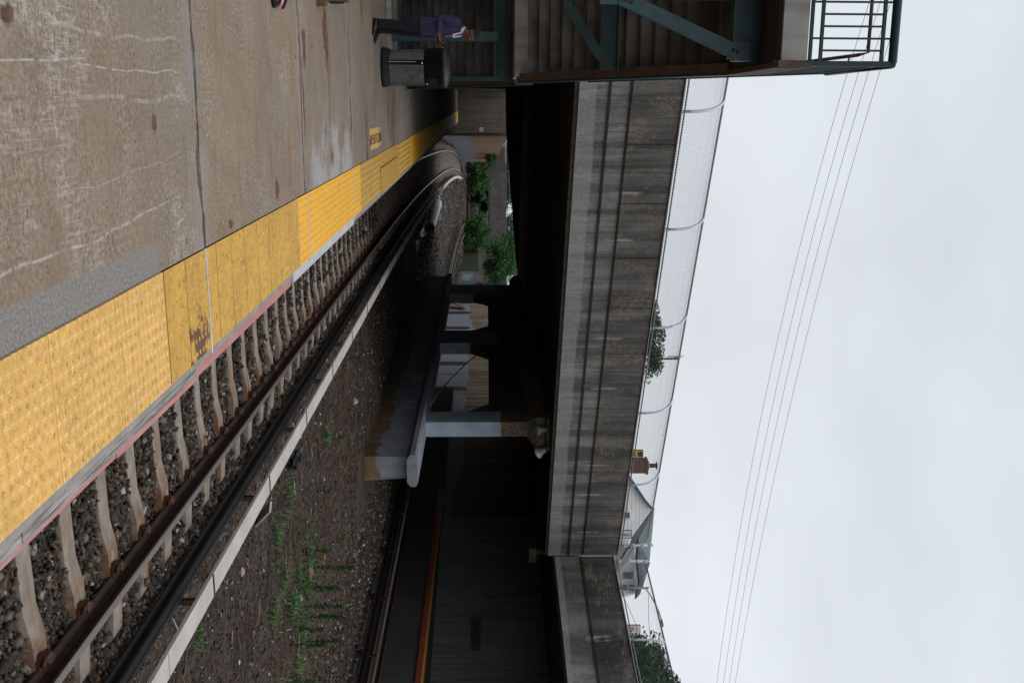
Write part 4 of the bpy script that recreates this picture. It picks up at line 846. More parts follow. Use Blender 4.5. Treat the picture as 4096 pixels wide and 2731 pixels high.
# ------------------------------------------------------------------ foliage
def leaves(C, size, up=.4):
    """small folded leaf quads at points C (N,3)"""
    n = len(C); a = RNG.normal(size=(n, 3)); a[:, 2] *= .6; a /= np.linalg.norm(a, axis=1)[:, None]
    b = RNG.normal(size=(n, 3)); b -= (b*a).sum(1)[:, None]*a; b /= np.linalg.norm(b, axis=1)[:, None]
    L = (size*RNG.uniform(.6, 1.3, n))[:, None]
    V = np.stack([C-a*L, C+b*L*.45, C+a*L, C-b*L*.45], 1)
    return V.reshape(-1, 3), np.arange(4*n).reshape(-1, 4)
def crown_pts(n, c, r, clumps, seed):
    g = np.random.default_rng(seed); d = g.normal(size=(clumps, 3)); d /= np.linalg.norm(d, axis=1)[:, None]
    cc = d*(g.random((clumps, 1))**.4)*.85; cr_ = g.uniform(.18, .36, clumps); k = g.integers(0, clumps, n)
    e = g.normal(size=(n, 3)); e /= np.linalg.norm(e, axis=1)[:, None]; p = cc[k] + e*(cr_[k]*g.random(n)**.35)[:, None]
    return np.array(c) + p*np.array(r)
def tree(name, lab, c, r, n, lsz, mat, base, trunk, seed, clumps=40, group=None, cat='tree', clipz=None):
    t = thing(name, lab, cat, base, group=group); P = crown_pts(n, c, r, clumps, seed)
    if clipz is not None: P = P[P[:, 2] > clipz]
    V, Fc = leaves(P, np.full(len(P), lsz)); mesh_np('crown', V-np.array(ORG[t.name]), Fc, mat, t)
    if trunk:
        q = MB(); b = Vector(base); top = Vector(c); q.tube([b, b.lerp(top, .5)+Vector((.05, .05, 0)), top], [trunk, trunk*.75, trunk*.3], 8)
        for i in range(7):
            a = i*2.4+seed; q.tube([b.lerp(top, .45+.06*i), top+Vector((math.cos(a)*r[0]*.6, math.sin(a)*r[1]*.6, r[2]*(.1+.08*i)))], [trunk*.4, trunk*.1], 6)
        q.build('trunk', BARK, t)
    return t
def treeat(name, lab, X, Y, d, rx, rz, n, lsz, mat, base_z, trunk, seed, **k):
    if n < 20000: n = int(n*1.8); lsz *= .75
    p = at(X, Y, d); return tree(name, lab, tuple(p), (rx, rx, rz), n, lsz, mat, (p.x, p.y, base_z), trunk, seed, **k)
GB = 'bushes along the cutting'
treeat('bush', 'large bright green bush overhanging the graffiti wall', 2010, 1060, 112, 3.0, 2.3, 7000, .15, LEAF, 1.6, .1, 1, group=GB, cat='bush', clumps=60)
treeat('bush', 'tall loose green bush behind the overhanging one beside the second bridge', 2040, 1010, 124, 3.0, 2.4, 3600, .17, LEAF, 1.8, .1, 2, group=GB, cat='bush')
treeat('bush', 'leafy green shrub low against the wall below the second bridge at the right', 1905, 930, 150, 3.4, 2.6, 5000, .2, LEAF, -1.5, .1, 3, group=GB, cat='bush')
treeat('bush', 'darker green shrub in the shade under the second bridge at the right', 1915, 985, 158, 3.3, 2.4, 4500, .2, LEAF, -1.5, .1, 4, group=GB, cat='bush')
treeat('bush', 'green thicket left of the tracks below the second bridge', 1915, 715, 162, 3.8, 2.4, 6000, .2, LEAF, -1.5, .1, 5, group=GB, cat='bush')
treeat('bush', 'long green thicket further along left of the tracks', 1925, 765, 188, 5.4, 2.6, 6000, .24, LEAF, -1.5, .1, 6, group=GB, cat='bush')
treeat('bush', 'small green bush growing on top of the brown wall', 1965, 640, 120, 1.3, .9, 1300, .13, LEAF, 3.3, .05, 7, group=GB, cat='bush')
treeat('bush', 'distant hazy bush where the tracks vanish, right side', 1922, 905, 240, 5.5, 3.0, 2200, .35, LEAFD, -1.5, .1, 8, group=GB, cat='bush')
treeat('bush', 'distant bush where the tracks vanish, left side', 1920, 822, 240, 4.0, 2.4, 1800, .35, LEAFD, -1.5, .1, 9, group=GB, cat='bush')
GT = 'trees beyond the second bridge'
treeat('tree', 'dark tree behind the second bridge fence, left of the sky gap', 2045, 760, 230, 7, 4.5, 3200, .4, LEAFD, 2, .25, 10, group=GT)
treeat('tree', 'dark tree behind the second bridge fence, right of the sky gap', 2048, 930, 230, 5.5, 4.6, 3000, .38, LEAFD, 2, .25, 11, group=GT)
treeat('tree', 'green tree at the far right end of the second bridge', 2070, 1000, 190, 5.5, 4.2, 2800, .32, LEAF, 2, .25, 12, group=GT)
treeat('tree', 'dark tree at the far left above the brown wall', 2035, 640, 200, 5, 4.2, 2400, .36, LEAFD, 2, .25, 13, group=GT)
# second bridge with its fence
d2 = 172
b2 = thing('rail_bridge', 'second grey concrete bridge further down the tracks, seen below the overpass', 'bridge', tuple(at(1958, 690, d2)))
A0, A1 = at(1958, 560, d2+6), at(1958, 1140, d2-6); ed = (A1-A0); ed.z = 0; en = Vector((-ed.y, ed.x, 0)).normalized()
def b2s(mb, z0, z1, n0, n1_, u0=0., u1=1.):
    v = lambda u, n, z: (A0.x+ed.x*u+en.x*n, A0.y+ed.y*u+en.y*n, z)
    mb.hexa([v(u0, n0, z0), v(u1, n0, z0), v(u1, n1_, z0), v(u0, n1_, z0)], [v(u0, n0, z1), v(u1, n0, z1), v(u1, n1_, z1), v(u0, n1_, z1)])
zb = A0.z
q = MB(); ns_ = 22
for i in range(ns_):
    b2s(q, zb+.0, zb+1.2, 0, .4, (i+.004)/ns_, (i+.996)/ns_); b2s(q, zb+1.23, zb+1.72, .03, .4, (i+.004)/ns_, (i+.996)/ns_); b2s(q, zb+1.75, zb+2.85, .0, .4, (i+.004)/ns_, (i+.996)/ns_)
b2s(q, zb+.05, zb+2.8, .06, .38); q.build('girder', BACKB, b2)
q = MB(); b2s(q, zb-.28, zb-.01, .1, 12); b2s(q, zb, zb+.8, .42, 12); q.build('deck', DARKC, b2)
q = MB()
def b2p(u, n, z): return (A0.x+ed.x*u+en.x*n, A0.y+ed.y*u+en.y*n, z)
for z in (2.95, 3.4, 4.3, 5.2): q.tube([b2p(0, .2, zb+z), b2p(1, .2, zb+z)], .035, 5)
for i in range(24): q.tube([b2p(i/23, .2, zb+2.8), b2p(i/23, .2, zb+5.2)], .04, 5)
f2 = thing('bridge_fence', 'thin steel fence with posts along the top of the second bridge', 'fence', tuple(at(2030, 690, d2))); q.build('frame', GALVD, f2)
for u0, u1 in ((-.35, .06), (.82, 1.3)): q = MB(); b2s(q, -1.8, zb-.0, .3, 8, u0, u1); q.build('abutment', FARW, b2)
q = MB(); pts = []
for i in range(9): t = i/8; pts.append(at(1990-52*t*t, 590+95*t, 128))
q.prism([tuple(p) for p in pts] + [tuple(at(2020, 685, 128)), tuple(at(2020, 590, 128))], (0, 3.5, 0)); q.build('haunch', DARKC, b2)
pk = thing('picket_fence', 'pale slatted fence showing under the arch at the far left', 'fence', tuple(at(1995, 590, 140)))
q = MB()
for i in range(9): a = at(1990, 575+9*i, 140); q.box(a.x-.12, a.x+.12, a.y, a.y+.05, a.z-.9, a.z+1.2)
q.build('slats', plain('pale_slat', (.30, .28, .25)), pk)
sg2 = MB()
# street level land on both sides, so houses and trees stand on something
q = MB(); q.hexa([(21, 45, -2), (160, 45, -2), (160, 320, -2), (21, 320, -2)], [(21, 45, 2.1), (160, 45, 4.5), (160, 320, 4.5), (24, 320, 2.1)])
q.build('embankment', plain('embankment_soil', (.022, .03, .014), .95, .5, 1.5), kind='structure')
q = MB(); q.hexa([(-160, 30, -2), (-8, 30, -2), (-1.5, 320, -2), (-160, 320, -2)], [(-160, 30, 4.5), (-8, 30, 4.5), (-2.5, 320, 2.6), (-160, 320, 4.5)]); q.build('embankment', bpy.data.materials['embankment_soil'], kind='structure')
# ------------------------------------------------------------------ median: weeds, rocks, pipe, bag, grass
def gz(x, y): return float(ground_z(np.array([x]), np.array([y]))[0])
def weed(p, h, lean, seed, lab):
    t = thing('weed', lab, 'weed', (p[0], p[1], gz(*p)), group='spiky green weeds in the median'); r = random.Random(seed); b = Vector((p[0], p[1], gz(*p)))
    top = b + Vector((lean, lean*.4, h)); q = MB(); q.tube([b, b.lerp(top, .5), top], [.008, .007, .003], 5); q.build('stem', STEM, t)
    V = []; n = int(190*h/.8)
    for i in range(n):
        s = .12+.88*r.random()**.8; c = b.lerp(top, s); a = r.uniform(0, 6.28); l = (.10-.055*s)*r.uniform(.8, 1.2); up = .5+.5*s; w = .007
        d = Vector((math.cos(a), math.sin(a), 0)); x = Vector((-d.y, d.x, 0))*w; e = c + d*l + Vector((0, 0, l*up))
        V += [c-x, c.lerp(e, .5)-x*1.3+Vector((0, 0, .01)), e, c.lerp(e, .5)+x*1.3+Vector((0, 0, .01))]
    mesh_np('leaves', np.array([tuple(v) for v in V])-np.array(ORG[t.name]), np.arange(len(V)).reshape(-1, 4), LEAFB, t)
for i, (p, h, le, lab) in enumerate((((6.88, 17.14), .84, .04, 'tall spiky green weed right beside the brown rock'), ((7.01, 16.58), .66, .02, 'leaning spiky weed just below the tall one by the brown rock'), ((7.28, 16.39), .66, .0, 'thick bushy spiky weed, third from the brown rock'), ((7.58, 16.54), .72, -.02, 'slender spiky weed, fourth from the brown rock'), ((7.48, 15.93), .42, .0, 'short yellowing weed among the taller spiky ones'), ((8.1, 16.6), .60, .0, 'narrow weed standing behind the yellowing short one'), ((7.34, 15.19), .60, -.01, 'lone thin spiky weed nearer the camera than the clump'), ((7.8, 14.81), .45, .0, 'spiky weed cut by the picture edge in the median'), ((6.95, 17.97), .30, .0, 'small spiky weed on the far side of the brown rock'), ((6.1, 18.9), .22, .0, 'little sprout between the rock and the crash wall'), ((5.9, 21.5), .16, .0, 'tiny green sprout in front of the crash wall end'))): weed(p, h, le, i, lab)
V = []; g = random.Random(5)
for cx, cy, rr, n in ((6.9, 16.6, .4, 300), (7.2, 16.9, .45, 320), (7.0, 15.8, .45, 320), (7.6, 16.2, .4, 280), (6.5, 17.1, .3, 200), (7.2, 17.7, .35, 200), (6.1, 15.2, .3, 200), (7.9, 15.4, .3, 200), (4.9, 15.9, .3, 230), (5.2, 14.9, .28, 230), (5.3, 19.9, .35, 230), (4.4, 20.6, .2, 100), (6.7, 15.4, .3, 260), (6.2, 14.2, .25, 200), (7.5, 14.1, .3, 220), (8.2, 21.2, .2, 120), (4.6, 23, .2, 90), (6.6, 16.2, .35, 260), (4.5, 10.6, .15, 90), (5.6, 62, .6, 160), (6.0, 68, .7, 160), (5.6, 52.5, .5, 120)):
    for _ in range(int(n*.8)):
        a = g.uniform(0, 6.28); q = rr*1.5*abs(g.gauss(0, .6)); x, y = cx+q*math.cos(a)*(1+.5*math.sin(cx*9)), cy+q*math.sin(a); z = gz(x, y)+.01; l = g.uniform(.03, .17)*(.6+.5*math.sin(cy*5)**2); a = g.uniform(0, 6.28); w = .006; dx, dy = math.cos(a), math.sin(a)
        V += [(x-dy*w, y+dx*w, z), (x+dx*l*.4-dy*w, y+dy*l*.4+dx*w, z+l*.7), (x+dx*l, y+dy*l, z+l*.75), (x+dx*l*.4+dy*w, y+dy*l*.4-dx*w, z+l*.7)]
mesh_np('grass_tufts', np.array(V), np.arange(len(V)).reshape(-1, 4), LEAFB, kind='stuff')
def rock(p, s, mat, lab, seed, flat=.7):
    bm = bmesh.new(); bmesh.ops.create_icosphere(bm, subdivisions=2, radius=1); r = random.Random(seed); f = [r.uniform(0, 6) for _ in range(3)]
    for v in bm.verts: k = 1+.22*math.sin(v.co.x*2.6+f[0])*math.cos(v.co.y*2.3+f[1])+.1*math.sin(v.co.z*5+f[2])+r.uniform(-.05, .05); v.co = Vector((v.co.x*k*s, v.co.y*k*s*.85, v.co.z*k*s*flat))
    me = bpy.data.meshes.new('rock'); bm.to_mesh(me); bm.free(); me.materials.append(mat); o = bpy.data.objects.new('rock', me); COL.objects.link(o); o.location = (p[0], p[1], gz(*p)+s*flat*.5); return tag(o, lab, 'rock', 'loose rocks in the median')
ROCKM = weathered('brown_rock', (.09, .065, .045), (.14, .105, .075), None, 8, False); ROCKP = plain('pale_rock', (.27, .23, .2), .9, .2, 12)
rock((6.78, 16.75), .14, ROCKM, 'rounded brown rock with a stick behind it in the median', 1)
rock((6.95, 16.1), .075, ROCKP, 'pale angular rock next to the rounded brown one', 2)
rock((4.75, 12.7), .06, ROCKP, 'small pale rock near the cover board in the median', 3); rock((5.9, 24.3), .10, ROCKP, 'pale rock lying near the crash wall end', 4); rock((7.4, 18.6), .07, plain('red_rock', (.16, .06, .035)), 'small reddish rock in the dirt', 5)
q = MB(); q.tube([(5.9, 17.2, gz(5.9, 17.2)+.05), (6.25, 17.05, -1.5), (6.66, 16.95, -1.46)], [.012, .02, .026], 6); tag(q.build('stick', BARK), 'dark bent stick leaning against the brown rock', 'stick')
bm = bmesh.new(); bmesh.ops.create_icosphere(bm, subdivisions=3, radius=1)
for v in bm.verts: k = 1+.18*math.sin(v.co.x*7)*math.sin(v.co.y*6+1)+.14*math.sin(v.co.z*9+v.co.x*5); v.co = Vector((v.co.x*.16*k, v.co.y*.24*k, max(-.06, v.co.z*.13*k)))
me = bpy.data.meshes.new('trash_bag'); bm.to_mesh(me); bm.free(); me.materials.append(BLACK); o = bpy.data.objects.new('trash_bag', me); COL.objects.link(o); o.location = (4.45, 16.3, -1.5); tag(o, 'crumpled black plastic bag beside the third rail board', 'bag')
q = MB(); q.tube([(5.75, 57.6, -1.42), (5.5, 60.2, -1.36), (5.05, 64.2, -1.3)], .27, 14, cap=False); q.tube([(5.75, 57.62, -1.42), (5.5, 60.2, -1.36), (5.05, 64.1, -1.3)], .24, 14, cap=False); tag(q.build('plastic_pipe', WHITEP, fix=False), 'white plastic drain pipe lying in the dirt below the overpass', 'pipe')
MB().box(5.1, 5.7, 47, 56, -1.56, -1.515).build('puddle', N('dark_water', .06, .6).col((.012, .014, .013)).done(), kind='structure')
n = 420; y = RNG.uniform(46, 75, n); x = RNG.uniform(4.2, 7.2, n); stones('rubble', np.stack([x, y, ground_z(x, y)+.03], -1), RNG.uniform(.04, .13, n), ROCKP, kind='stuff')
tag(MB().bar((4.05, 13.3, -1.25), (4.45, 13.7, -1.56), .16, .03).build('board_offcut', BOARD), 'short pale board leaning on the dirt below the third rail cover', 'board')
# ------------------------------------------------------------------ houses, signs, lamp, trees and wires above the bridge
SID = N('house_siding', .7); _t = SID; fr = _t.math('FLOORED_MODULO', _t.z, .24); _t.col(_t.mix(_t.band(fr, .0, .03, .01), (.82, .82, .82), (.48, .49, .5))); SID = _t.done()
SHIN = plain('grey_shingle', (.11, .13, .14), .85, .3, 3); WINM = N('window_glass', .15, .6).col((.04, .045, .05)).done(); BRICK = N('red_brick', .9); _t = BRICK
fr = _t.math('FLOORED_MODULO', _t.z, .1); _t.col(_t.mix(_t.band(fr, 0, .018, .006), _t.mix(_t.rng(_t.noise(14, 3), .35, .65), (.085, .028, .02), (.15, .055, .04)), (.14, .11, .09))); BRICK = _t.done()
HD = 62.0
hs = thing('house', 'grey sided house with dark shingle roof seen above the bridge parapet', 'house', tuple(at(2400, 2100, HD)))
def P(X, Y, d=HD): return at(X, Y, d)
def poly(mb, pts, ext): mb.prism([tuple(p) for p in pts], tuple(ext))
back = Vector((.5, .86, 0))
q = MB(); poly(q, [P(2300, 1880), P(2500, 1885), P(2578, 2000), P(2606, 2032), P(2530, 2143), P(2492, 2214), P(2440, 2330), P(2300, 2330)], back*5); q.build('gable_wall', SID, hs)
q = MB(); a0, a1, a2 = P(2611, 2030), P(2528, 2146), P(2474, 2300); bk = P(2580, 2175, HD+9), P(2590, 2260, HD+8)
nrm = Vector((.0, 0, .12)); q.add([a0, a1, a2, P(2530, 2330, HD+5), bk[1], bk[0]], [(0,1,2,3,4,5)]); q.add([v+nrm for v in (a0, a1, a2, P(2530, 2330, HD+5), bk[1], bk[0])], [(5,4,3,2,1,0)]); q.add([p for v in (a0, a1, a2, P(2530, 2330, HD+5), bk[1], bk[0]) for p in (v, v+nrm)], [(2*i, 2*i+1, (2*i+3) % 12, (2*i+2) % 12) for i in range(6)])
poly(q, [P(2496, 1880, HD-.3), P(2506, 1880, HD-.3), P(2584, 1998, HD-.3), P(2613, 2031, HD-.3), P(2607, 2033, HD-.3), P(2578, 2001, HD-.3)], back*5); q.build('roof', SHIN, hs)
q = MB(); poly(q, [P(2420, 2262, HD-4), P(2478, 2290, HD-4), P(2548, 2172, HD-4), P(2556, 2225, HD-4), P(2566, 2330, HD-4), P(2558, 2370, HD-4), P(2420, 2378, HD-4)], back*7); q.build('wall', plain('white_siding', (.85, .85, .84), .7, .08, 3), hs)
q = MB(); poly(q, [P(2554, 2150, HD-4.8), P(2562, 2225, HD-4.8), P(2572, 2330, HD-4.8), P(2562, 2372, HD-4.8), P(2545, 2392, HD-4.8), P(2548, 2366, HD-4.8), P(2558, 2326, HD-4.8), P(2548, 2228, HD-4.8)], back*.7); q.build('eave', SHIN, hs)
q = MB(); poly(q, [P(2552, 2160, HD-3), P(2562, 2180, HD-3), P(2600, 2250, HD-3), P(2572, 2345, HD-3)], back*6); q.build('roof', SHIN, hs)
def win(X0, X1, Y0, Y1, d, nm='window'):
    f_ = MB(); poly(f_, [P(X0, Y0, d), P(X1, Y0, d), P(X1, Y1, d), P(X0, Y1, d)], back*.2); fo = f_.build(nm, WHITE, hs)
    g_ = MB(); poly(g_, [P(X0+3, Y0+3, d-.06), P(X1-3, Y0+3, d-.06), P(X1-3, Y1-3, d-.06), P(X0+3, Y1-3, d-.06)], back*.05); g_.build('pane', WINM, fo)
win(2497, 2522, 2046, 2074, HD-.25); win(2494, 2536, 2284, 2316, HD-4.2); win(2490, 2512, 2335, 2362, HD-4.2); win(2515, 2541, 2335, 2362, HD-4.2)
chm = thing('chimney', 'red brick chimney with a round clay pot and cap, seen through the bridge fence', 'chimney', tuple(P(2440, 1862, 56)))
q = MB(); c0 = P(2400, 1862, 56); c1 = P(2590, 1862, 56); w = .335
q.box(c0.x-w, c0.x+w, c0.y-w, c0.y+w, c0.z-1, c1.z); q.box(c0.x-w-.05, c0.x+w+.05, c0.y-w-.05, c0.y+w+.05, c1.z-.14, c1.z-.002); q.build('stack', BRICK, chm)
q = MB(); q.loft([((c0.x, c0.y, c1.z), (.36, 0, 0), (0, .36, 0)), ((c0.x, c0.y, c1.z+.1), (.16, 0, 0), (0, .16, 0))], 16); q.build('mortar_cap', plain('mortar', (.2, .19, .17)), chm)
MB().loft([((c0.x, c0.y, c1.z+z), (r, 0, 0), (0, r, 0)) for z, r in ((.1, .125), (.42, .115), (.43, .13), (.46, .13))], 16).build('pot', plain('terracotta', (.27, .07, .035)), chm)
MB().loft([((c0.x, c0.y, c1.z+z), (r, 0, 0), (0, r, 0)) for z, r in ((.50, .24), (.53, .18), (.57, .04))], 16).build('cowl', INK, chm)
q = MB(); q.tube([(c0.x+.02, c0.y, c1.z+.44), (c0.x+.02, c0.y, c1.z+.54)], .03, 6); q.build('cowl_stem', INK, chm)
# signs: panels that face the camera's side of the street
def signpanel(name, lab, X0, X1, Y0, Y1, d, face, edge, eb=.035):
    t = thing(name, lab, 'sign', tuple(P(X0, (Y0+Y1)/2, d))); q = MB(); poly(q, [P(X0, Y0, d), P(X1, Y0, d), P(X1, Y1, d), P(X0, Y1, d)], fwd*.12)
    q.build('frame', edge, t); q = MB(); e = eb*F/d
    poly(q, [P(X0, Y0+e, d-.015), P(X1-e, Y0+e, d-.015), P(X1-e, Y1-e, d-.015), P(X0, Y1-e, d-.015)], fwd*.02); q.build('panel', face, t); return t
def sframe(X, Y, d, rot=0.):
    o_ = P(X, Y, d); ux, uy = rgt, Vector((0, 0, 1)); uz = ux.cross(uy)
    M = Matrix((ux, uy, uz)).transposed().to_4x4(); M.translation = o_; return M @ Matrix.Rotation(rot, 4, 'Z')
YS = plain('yellow_sign', (.50, .33, .03), .5, .1); WS = plain('white_sign', (.62, .63, .63), .5, .06)
s1_ = signpanel('shop_sign', 'yellow square shop sign with a round black emblem beside the brick chimney', 2515, 2573, 1798, 1832, 50, YS, INK)
q = MB(); o_ = P(2562, 1816, 49.96)
for rr, n in ((.115, 16),): q.tube([o_ + rgt*(rr*math.cos(2*math.pi*i/n)) + Vector((0, 0, rr*math.sin(2*math.pi*i/n))) for i in range(n+1)], .02, 4, cap=False)
for a, b in (((-.1, 0), (.1, 0)), ((0, -.1), (0, .1)), ((-.06, .05), (.06, .05)), ((-.07, -.05), (.0, -.05)), ((.04, -.08), (.07, -.03))): q.tube([o_+rgt*a[0]+Vector((0, 0, a[1])), o_+rgt*b[0]+Vector((0, 0, b[1]))], .014, 4)
o_ = P(2535, 1816, 49.96)
for a, b in (((-.1, .06), (.1, .08)), ((-.09, -.08), (.08, .05)), ((.1, -.09), (-.02, .02)), ((-.1, -.09), (.11, -.1)), ((-.1, .06), (-.1, -.02))): q.tube([o_+rgt*a[0]+Vector((0, 0, a[1])), o_+rgt*b[0]+Vector((0, 0, b[1]))], .016, 4)
q.build('emblem', INK, s1_)
q = MB(); q.tube([P(2540, 1832, 50), P(2540, 1846, 55)], .03, 5); q.build('bracket', INK, s1_)
s2_ = signpanel('shop_sign', 'white vertical shop sign with dark letters turned sideways in front of the grey house', 2470, 2527, 2120, 2152, 52, WS, INK)
text_mesh('PARAD', .23, plain('green_ink', (.01, .05, .04), bump=0), sframe(2494, 2137, 51.95, -math.pi/2), 'lettering', s2_)
s3_ = signpanel('shop_sign', 'white shop sign with red border and red brush characters near the tree', 2500, 2562, 2498, 2532, 50, WS, RED)
q = MB(); o_ = P(2526, 2515, 49.95)
for a, b in (((-.12, .1), (.02, .1)), ((.02, .1), (-.1, -.1)), ((.07, .14), (.07, -.14)), ((.07, .0), (.13, .0)), ((-.14, -.16), (.12, -.2)), ((-.02, -.16), (-.06, -.3))): q.tube([o_+rgt*a[0]+Vector((0, 0, a[1])), o_+rgt*b[0]+Vector((0, 0, b[1]))], .018, 4)
q.build('characters', RED, s3_)
q = MB(); o_ = P(2548, 2515, 49.95)
for i in range(4): q.tube([o_+rgt*(-.1+.065*i)+Vector((0, 0, -.04)), o_+rgt*(-.08+.065*i)+Vector((0, 0, .04))], .012, 4)
q.build('small_print', INK, s3_)
lm = thing('street_lamp', 'slim grey street lamp with an upswept arm over the ramp fence', 'street lamp', tuple(P(2440, 2350, 48)))
q = MB(); q.tube([P(2440, 2350, 48), P(2595, 2350, 48)], [.07, .05], 8); q.build('pole', GALVD, lm)
q = MB(); q.tube([P(2582, 2352, 48), P(2600, 2376, 48), P(2625, 2420, 48), P(2636, 2445, 48), P(2645, 2475, 48)], .032, 6); q.build('arm', GALVD, lm)
q = MB(); pa, pb2 = P(2645, 2474, 48), P(2651, 2506, 48); dd = (pb2-pa).normalized(); n_ = dd.cross(fwd).normalized()
q.loft([(pa, n_*.03, fwd*.04), (pa.lerp(pb2, .3), n_*.06, fwd*.1), (pa.lerp(pb2, .75), n_*.07, fwd*.11), (pb2, n_*.03, fwd*.05)], 10); q.build('lamp_head', GALVD, lm)
pp = thing('street_sign', 'red and white banner sign on a square post above the parapet', 'sign', tuple(P(2560, 1435, 42)))
q = MB(); a = P(2560, 1435, 42); b = P(2718, 1435, 42); q.box(a.x-.03, a.x+.03, a.y-.03, a.y+.03, a.z, b.z); q.build('post', GRIME, pp)
q = MB(); poly(q, [P(2660, 1432, 42), P(2676, 1422, 42.6), P(2738, 1422, 42.6), P(2722, 1432, 42)], fwd*.03); q.build('panel', WS, pp)
q = MB(); poly(q, [P(2696, 1431, 41.97), P(2700, 1426, 42.3), P(2722, 1427, 42.3), P(2720, 1431, 41.97)], fwd*-.02); q.build('mark', RED, pp)
treeat('tree', 'big dark green tree behind the approach ramp fence at the right', 2512, 2765, 58, 3.7, 3.1, 34000, .12, LEAFD, 4.5, .25, 21, clumps=80)
treeat('tree', 'small green treetop poking above the overpass parapet by the banner post', 2598, 1360, 52, 2.2, .85, 3000, .13, LEAFD, 4.5, .1, 22, clumps=40)
# power lines high above the bridge
for k, (xa, xb, xc, xd, lab) in enumerate(((3477, 3283, 2962, 2871, 'lowest'), (3522, 3324.5, 2996, 2897, 'second lowest'), (3563, 3361.5, 3026, 3061-141, 'second highest'), (3608, 3406, 3061, 2943.5, 'highest'))):
    cf = np.polyfit([0, 683, 1366, 2049, 2731], [xa, xb, (xb+xc)/2-10, xc, xd], 2)
    pts = [at(float(np.polyval(cf, yy)), yy, 34+.0074*yy) for yy in range(-900, 3601, 150)]
    q = MB(); q.tube(pts, .0085, 5); tag(q.build('power_line', INK), 'thin overhead power line across the sky, %s of the four' % lab, 'power line', 'overhead power lines')
q = MB(); q.tube([P(2486, 2368, 50), P(2520, 2440, 50), P(2545, 2500, 50), P(2590, 2610, 50), P(2620, 2731, 50)], .011, 5); tag(q.build('drop_wire', INK), 'drooping service wire behind the ramp fence above the red sign', 'power line', 'service wires')
q = MB(); q.tube([P(2594, 2375, 49), P(2594, 2470, 49), P(2602, 2560, 49), P(2606, 2731, 49)], .011, 5); tag(q.build('drop_wire', INK), 'level service wire from the street lamp behind the ramp fence', 'power line', 'service wires')
# ------------------------------------------------------------------ the man in the suit
SKIN = plain('brown_skin', (.135, .058, .032), .55, .12, 8, 0, .4, .03); HAIR = plain('black_hair', (.008, .007, .007), .7, .3, 60); SUIT = plain('navy_suit', (.036, .034, .082), .85, .2, 18, 0, .2, .15)
TROU = plain('dark_trousers', (.012, .012, .018), .85, .25, 10, 0, .2, .15); SHOE = plain('black_leather', (.006, .006, .007), .3, .2, 10, 0, .5, .02); SHIRT = plain('white_shirt', (.50, .53, .60), .8, .05)
m = N('red_tie', .6); ck_ = m.math('FLOORED_MODULO', m.mul(m.math('ADD', m.z, m.x), 40), 1); m.col(m.mix(m.math('GREATER_THAN', ck_, .5), (.22, .02, .04), (.30, .16, .20))); TIE_M = m.done()
def skin_mesh(chains, mat, vox=.006):
    """one continuous body: skinned joint chains remeshed together; chains = [[(x,y,z,r), ...]]"""
    bm_all = bmesh.new()
    for ch in chains:
        P = [Vector(c[:3]) for c in ch]; R_ = [c[3] for c in ch]; Q = []; S_ = []
        for i in range(len(P)-1):
            n = max(2, int((P[i+1]-P[i]).length/.02))
            for k in range(n): t = k/n; Q.append(P[i].lerp(P[i+1], t)); S_.append(R_[i]*(1-t)+R_[i+1]*t)
        Q.append(P[-1]); S_.append(R_[-1]); t_ = MB().tube(Q, S_, 10)
        off = len(bm_all.verts); vs = [bm_all.verts.new(v) for v in t_.v]
        for f_ in t_.f: bm_all.faces.new([vs[i] for i in f_])
        for c_, r_ in ((P[0], R_[0]), (P[-1], R_[-1])):
            bmesh.ops.create_icosphere(bm_all, subdivisions=2, radius=r_, matrix=Matrix.Translation(c_))
    return bm_all
